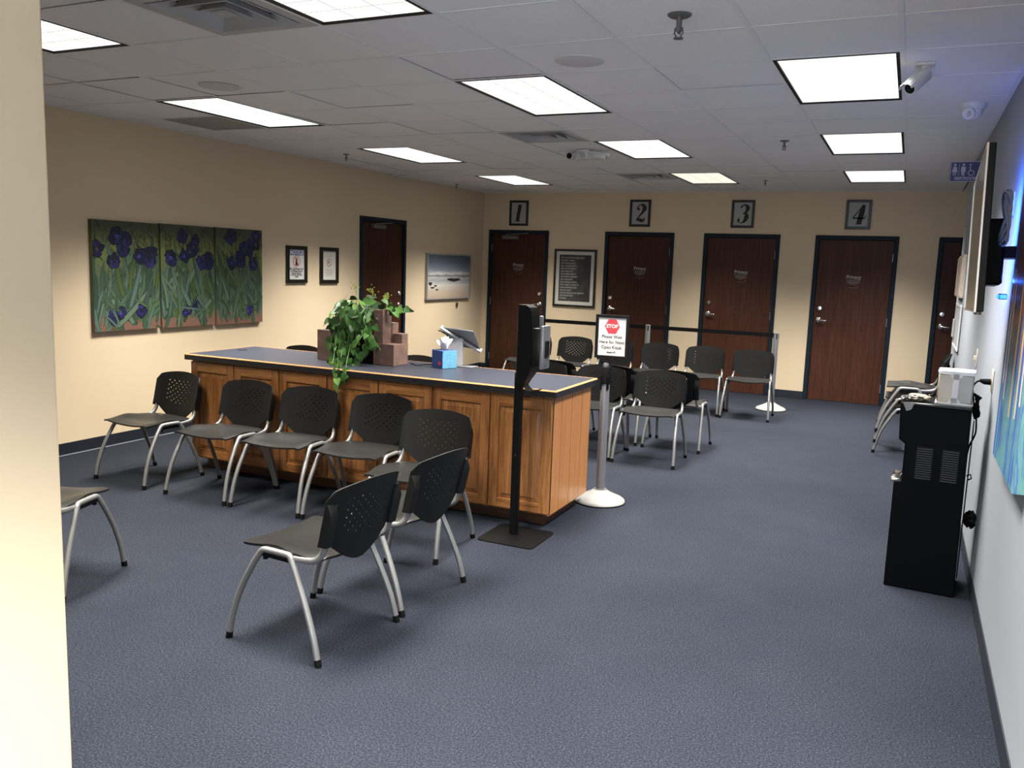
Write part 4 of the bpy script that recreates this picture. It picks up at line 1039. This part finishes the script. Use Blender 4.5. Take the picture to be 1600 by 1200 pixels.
def belt(parent, a, b, z=.905):
    a, b = Vector(a)-parent.location, Vector(b)-parent.location; d = (b-a).normalized(); a = a+d*.031; b = b-d*.031; n = Vector((-d.y, d.x, 0))*.0015
    mb = MB(); vs = []
    for p in (a, b):
        for s in (-1, 1):
            for dz in (-.024, .024): vs.append(mb.bm.verts.new((p.x+n.x*s, p.y+n.y*s, z+dz)))
    for f in ((0,1,3,2),(4,5,7,6),(0,1,5,4),(2,3,7,6),(0,2,6,4),(1,3,7,5)): mb.bm.faces.new([vs[i] for i in f])
    mb.build('belt', m_blackm, parent)
belt(p2, (1.175,5.955,0), (-.40,5.93,0)); belt(p3, (-.40,5.93,0), (-1.865,5.90,0))

# ================================================================== SANITIZER STAND
t = thing('sanitizer_stand', 'tall black hand sanitizer stand with silver fronted dispenser before the counter', 'sanitizer stand', (.512,.0,0))
MB().prism(rrect(.365,.365,.035,5,.03,-.03), 0, .006).build('base_plate', m_blackm, t)
MB().box(-.024,.024,-.018,.018,.006,1.0,.003).build('pole', m_blackm, t, True)
def shell(x0, x1, hw, z0, z1, r):
    mb = MB(); poly = [(x0,-hw*.7),(x0+.01,-hw*.95),(x1,-hw),(x1,hw),(x0+.01,hw*.95),(x0,hw*.7)]; rings = []
    for z, s in ((z0,.45),(z0+.03,.62),(z0+.07,.90),(z0+.11,1),(z1-.10,1),(z1-.04,.93),(z1-.015,.82),(z1,.55)):
        rings.append([mb.bm.verts.new((x0+(x-x0)*s, y*(.75+.25*s), z)) for x, y in poly])
    for a, b in zip(rings, rings[1:]):
        for k in range(6): mb.bm.faces.new((a[k], a[(k+1)%6], b[(k+1)%6], b[k]))
    mb.bm.faces.new(rings[0]); mb.bm.faces.new(rings[-1]); return mb
shell(-.005,.095,.06,.93,1.405,.02).build('back_shroud', m_blackm, t, True, 30)
MB().box(.03,.148,-.056,.056,1.045,1.275,.010,seg=2).build('dispenser_body', m_black, t, True)
MB().box(.146,.170,-.055,.055,1.035,1.290,.008,seg=2).build('dispenser_front', m_brushed, t, True)
MB().box(.1695,.1715,-.030,.022,1.10,1.20,.006).build('level_window', m_black, t, True)
MB().box(.120,.140,-.010,.010,1.27,1.345,.003).build('key_tab', m_brushed, t, True)
MB().cyl((.172,-.02,1.055),(.1735,-.02,1.055),.005,seg=10).build('lock', m_ink, t)
mb = MB(); sect = smoothpath([(.035,0,1.0),(.040,0,.955),(.050,0,.918),(.075,0,.898),(.105,0,.898),(.135,0,.908)],4); rows = []
for p in sect: rows.append([mb.bm.verts.new((p.x, y, p.z + abs(y)*.12)) for y in (-.038,-.02,0,.02,.038)])
for a, b in zip(rows, rows[1:]):
    for k in range(4): mb.bm.faces.new((a[k], a[k+1], b[k+1], b[k]))
o = mb.build('drip_tray', m_black, t, True); s = o.modifiers.new('s','SOLIDIFY'); s.thickness = .004
for z in (.965, .50): MB().cyl((-.0,-.0185,z),(0,-.020,z),.004,seg=8).build('screw', m_chrome, t)

# ================================================================== WATER COOLER
t = thing('water_cooler', 'black free-standing water cooler against the blue wall', 'water cooler', (2.765,.405,0), R(-4))
W, D = .168, .155   # half sizes along x (front to back) and y
MB().prism([(-W,0),(-W,.575),(-W+.035,.580),(-W+.035,.78),(-W+.004,.80),(-W-.005,.985),(W-.01,.985),(W,0)], -D, D, Matrix.Rotation(R(90),4,'X')).build('body', m_cooler, t, bevel=.006)
MB().box(-W-.004,W-.012,-D-.002,D+.002,.985,1.0,.004).build('top_panel', m_black, t, True)
MB().box(-W-.022,-W+.03,-.11,.09,.555,.585,.008,seg=2).build('drip_tray', m_chrome, t, True)
for (x0, x1) in ((-.075,.005),(.045,.125)):
    v = MB().box(x0, x1, -D-.003, -D-.0005, .60, .775).build('side_vent', m_blackm, t)
    mb = MB()
    for k in range(14): mb.box(x0+.004, x1-.004, -D-.006, -D-.003, .606+k*.012, .611+k*.012)
    mb.build('vent_slat', m_slat, v)
for y in (-.06,0,.06): MB().cyl((-W+.03,y,.77),(-W+.03,y,.73),.012,seg=10).build('tap', m_chrome, t)
MB().tube([(W-.004,-.12,.645),(W+.015,-.12,.655),(W+.020,-.12,.635),(W+.006,-.12,.625)],.004,6).build('rear_hook', m_rubber, t)
for k in range(6): MB().tube([(W+.004,-.12+.048*k,.10),(W+.004,-.12+.048*k,.9)],.003,5).build('condenser_wire', m_blackm, t)

def crumple(name, c, s, m_, parent, seed, n=3):
    bm = bmesh.new(); bmesh.ops.create_icosphere(bm, subdivisions=n, radius=1); rn = random.Random(seed)
    for v in bm.verts:
        k = 1 + rn.uniform(-.18,.18); v.co = Vector((c[0]+v.co.x*s[0]*k, c[1]+v.co.y*s[1]*k, c[2]+v.co.z*s[2]*k))
    me = bpy.data.meshes.new(name); bm.to_mesh(me); bm.free(); return link(name, me, m_, parent)
t = thing('rag', 'crumpled dark bag stuffed between the water cooler and the wall', 'bag', (2.966,.36,.40))
crumple('cloth', (0,0,0), (.030,.05,.045), m_blackm, t, 4)
t = thing('cup_holder', 'white two-window container with tinted clear sides on the water cooler', 'container', (2.835,.385,1.0), R(-4))
MB().prism(rrect(.172,.17,.02,3), .160, .174).build('lid', m_white, t, bevel=.003)
MB().prism(rrect(.176,.175,.02,3), 0, .008).build('base', m_white, t)
MB().box(-.014,.014,-.0865,-.083,.008,.160).prism([(-.083,0),(.083,0),(.083,.004),(.03,.006),(.014,.03),(-.014,.03),(-.03,.006),(-.083,.004)], .083, .0865, Matrix.Translation((0,0,.006)) @ Matrix.Rotation(R(90),4,'X')).prism([(-.083,0),(-.083,-.006),(-.03,-.008),(-.014,-.03),(.014,-.03),(.03,-.008),(.083,-.006),(.083,0)], .083, .0865, Matrix.Translation((0,0,.162)) @ Matrix.Rotation(R(90),4,'X')).build('front_rib', m_white, t)
m_amber = mat('amber_clear', (.36,.28,.17), .1, trans=.35); m_grey_c = mat('smoky_clear', (.24,.235,.21), .15, trans=.3)
MB().box(-.082,-.006,-.082,.082,.008,.158,.006).build('window', m_amber, t, True); MB().box(.006,.082,-.082,.082,.008,.158,.006).build('window', m_grey_c, t, True)
t = thing('cup_bag', 'crumpled clear bag of tan cups lying on the water cooler', 'bag', (2.655,.34,1.0), R(-4))
crumple('cups', (.01,.0,.020), (.055,.05,.019), m_tan, t, 8); crumple('film', (-.045,-.02,.014), (.028,.05,.014), m_bag, t, 9)
MB().face([(-.055,-.102,.0),(.0,-.102,.001),(-.012,-.104,-.035),(-.035,-.104,-.045)]).build('film_flap', m_bag, t)
t = thing('power_cord', 'black cord coiled at the wall and plugged into the ivory outlet', 'cord', (0,0,0))
MB().tube([(2.995,.43,1.12),(2.965,.43,1.12),(2.945,.425,1.125)],[.016,.015,.008],12).build('plug', m_rubber, t, True)
MB().tube(smoothpath([(2.95,.425,1.125),(2.93,.42,1.115),(2.915,.41,1.09),(2.918,.41,1.06),(2.935,.40,.96),(2.945,.40,.93),(2.95,.40,.86),(2.943,.41,.82),(2.93,.42,.78),(2.925,.45,.72)],5),.0045,8).build('cord', m_rubber, t, True)
for k in range(4):
    pts = [(2.935+.010*math.sin(3*a+k)+.004*k, .40+.018*math.cos(a), 1.0+.055*math.sin(a)-.006*k) for a in [2*math.pi*i/16 for i in range(17)]]
    MB().tube(pts, .0055, 6).build('cord_loop', m_rubber, t, True)
print('objects', len(bpy.data.objects))
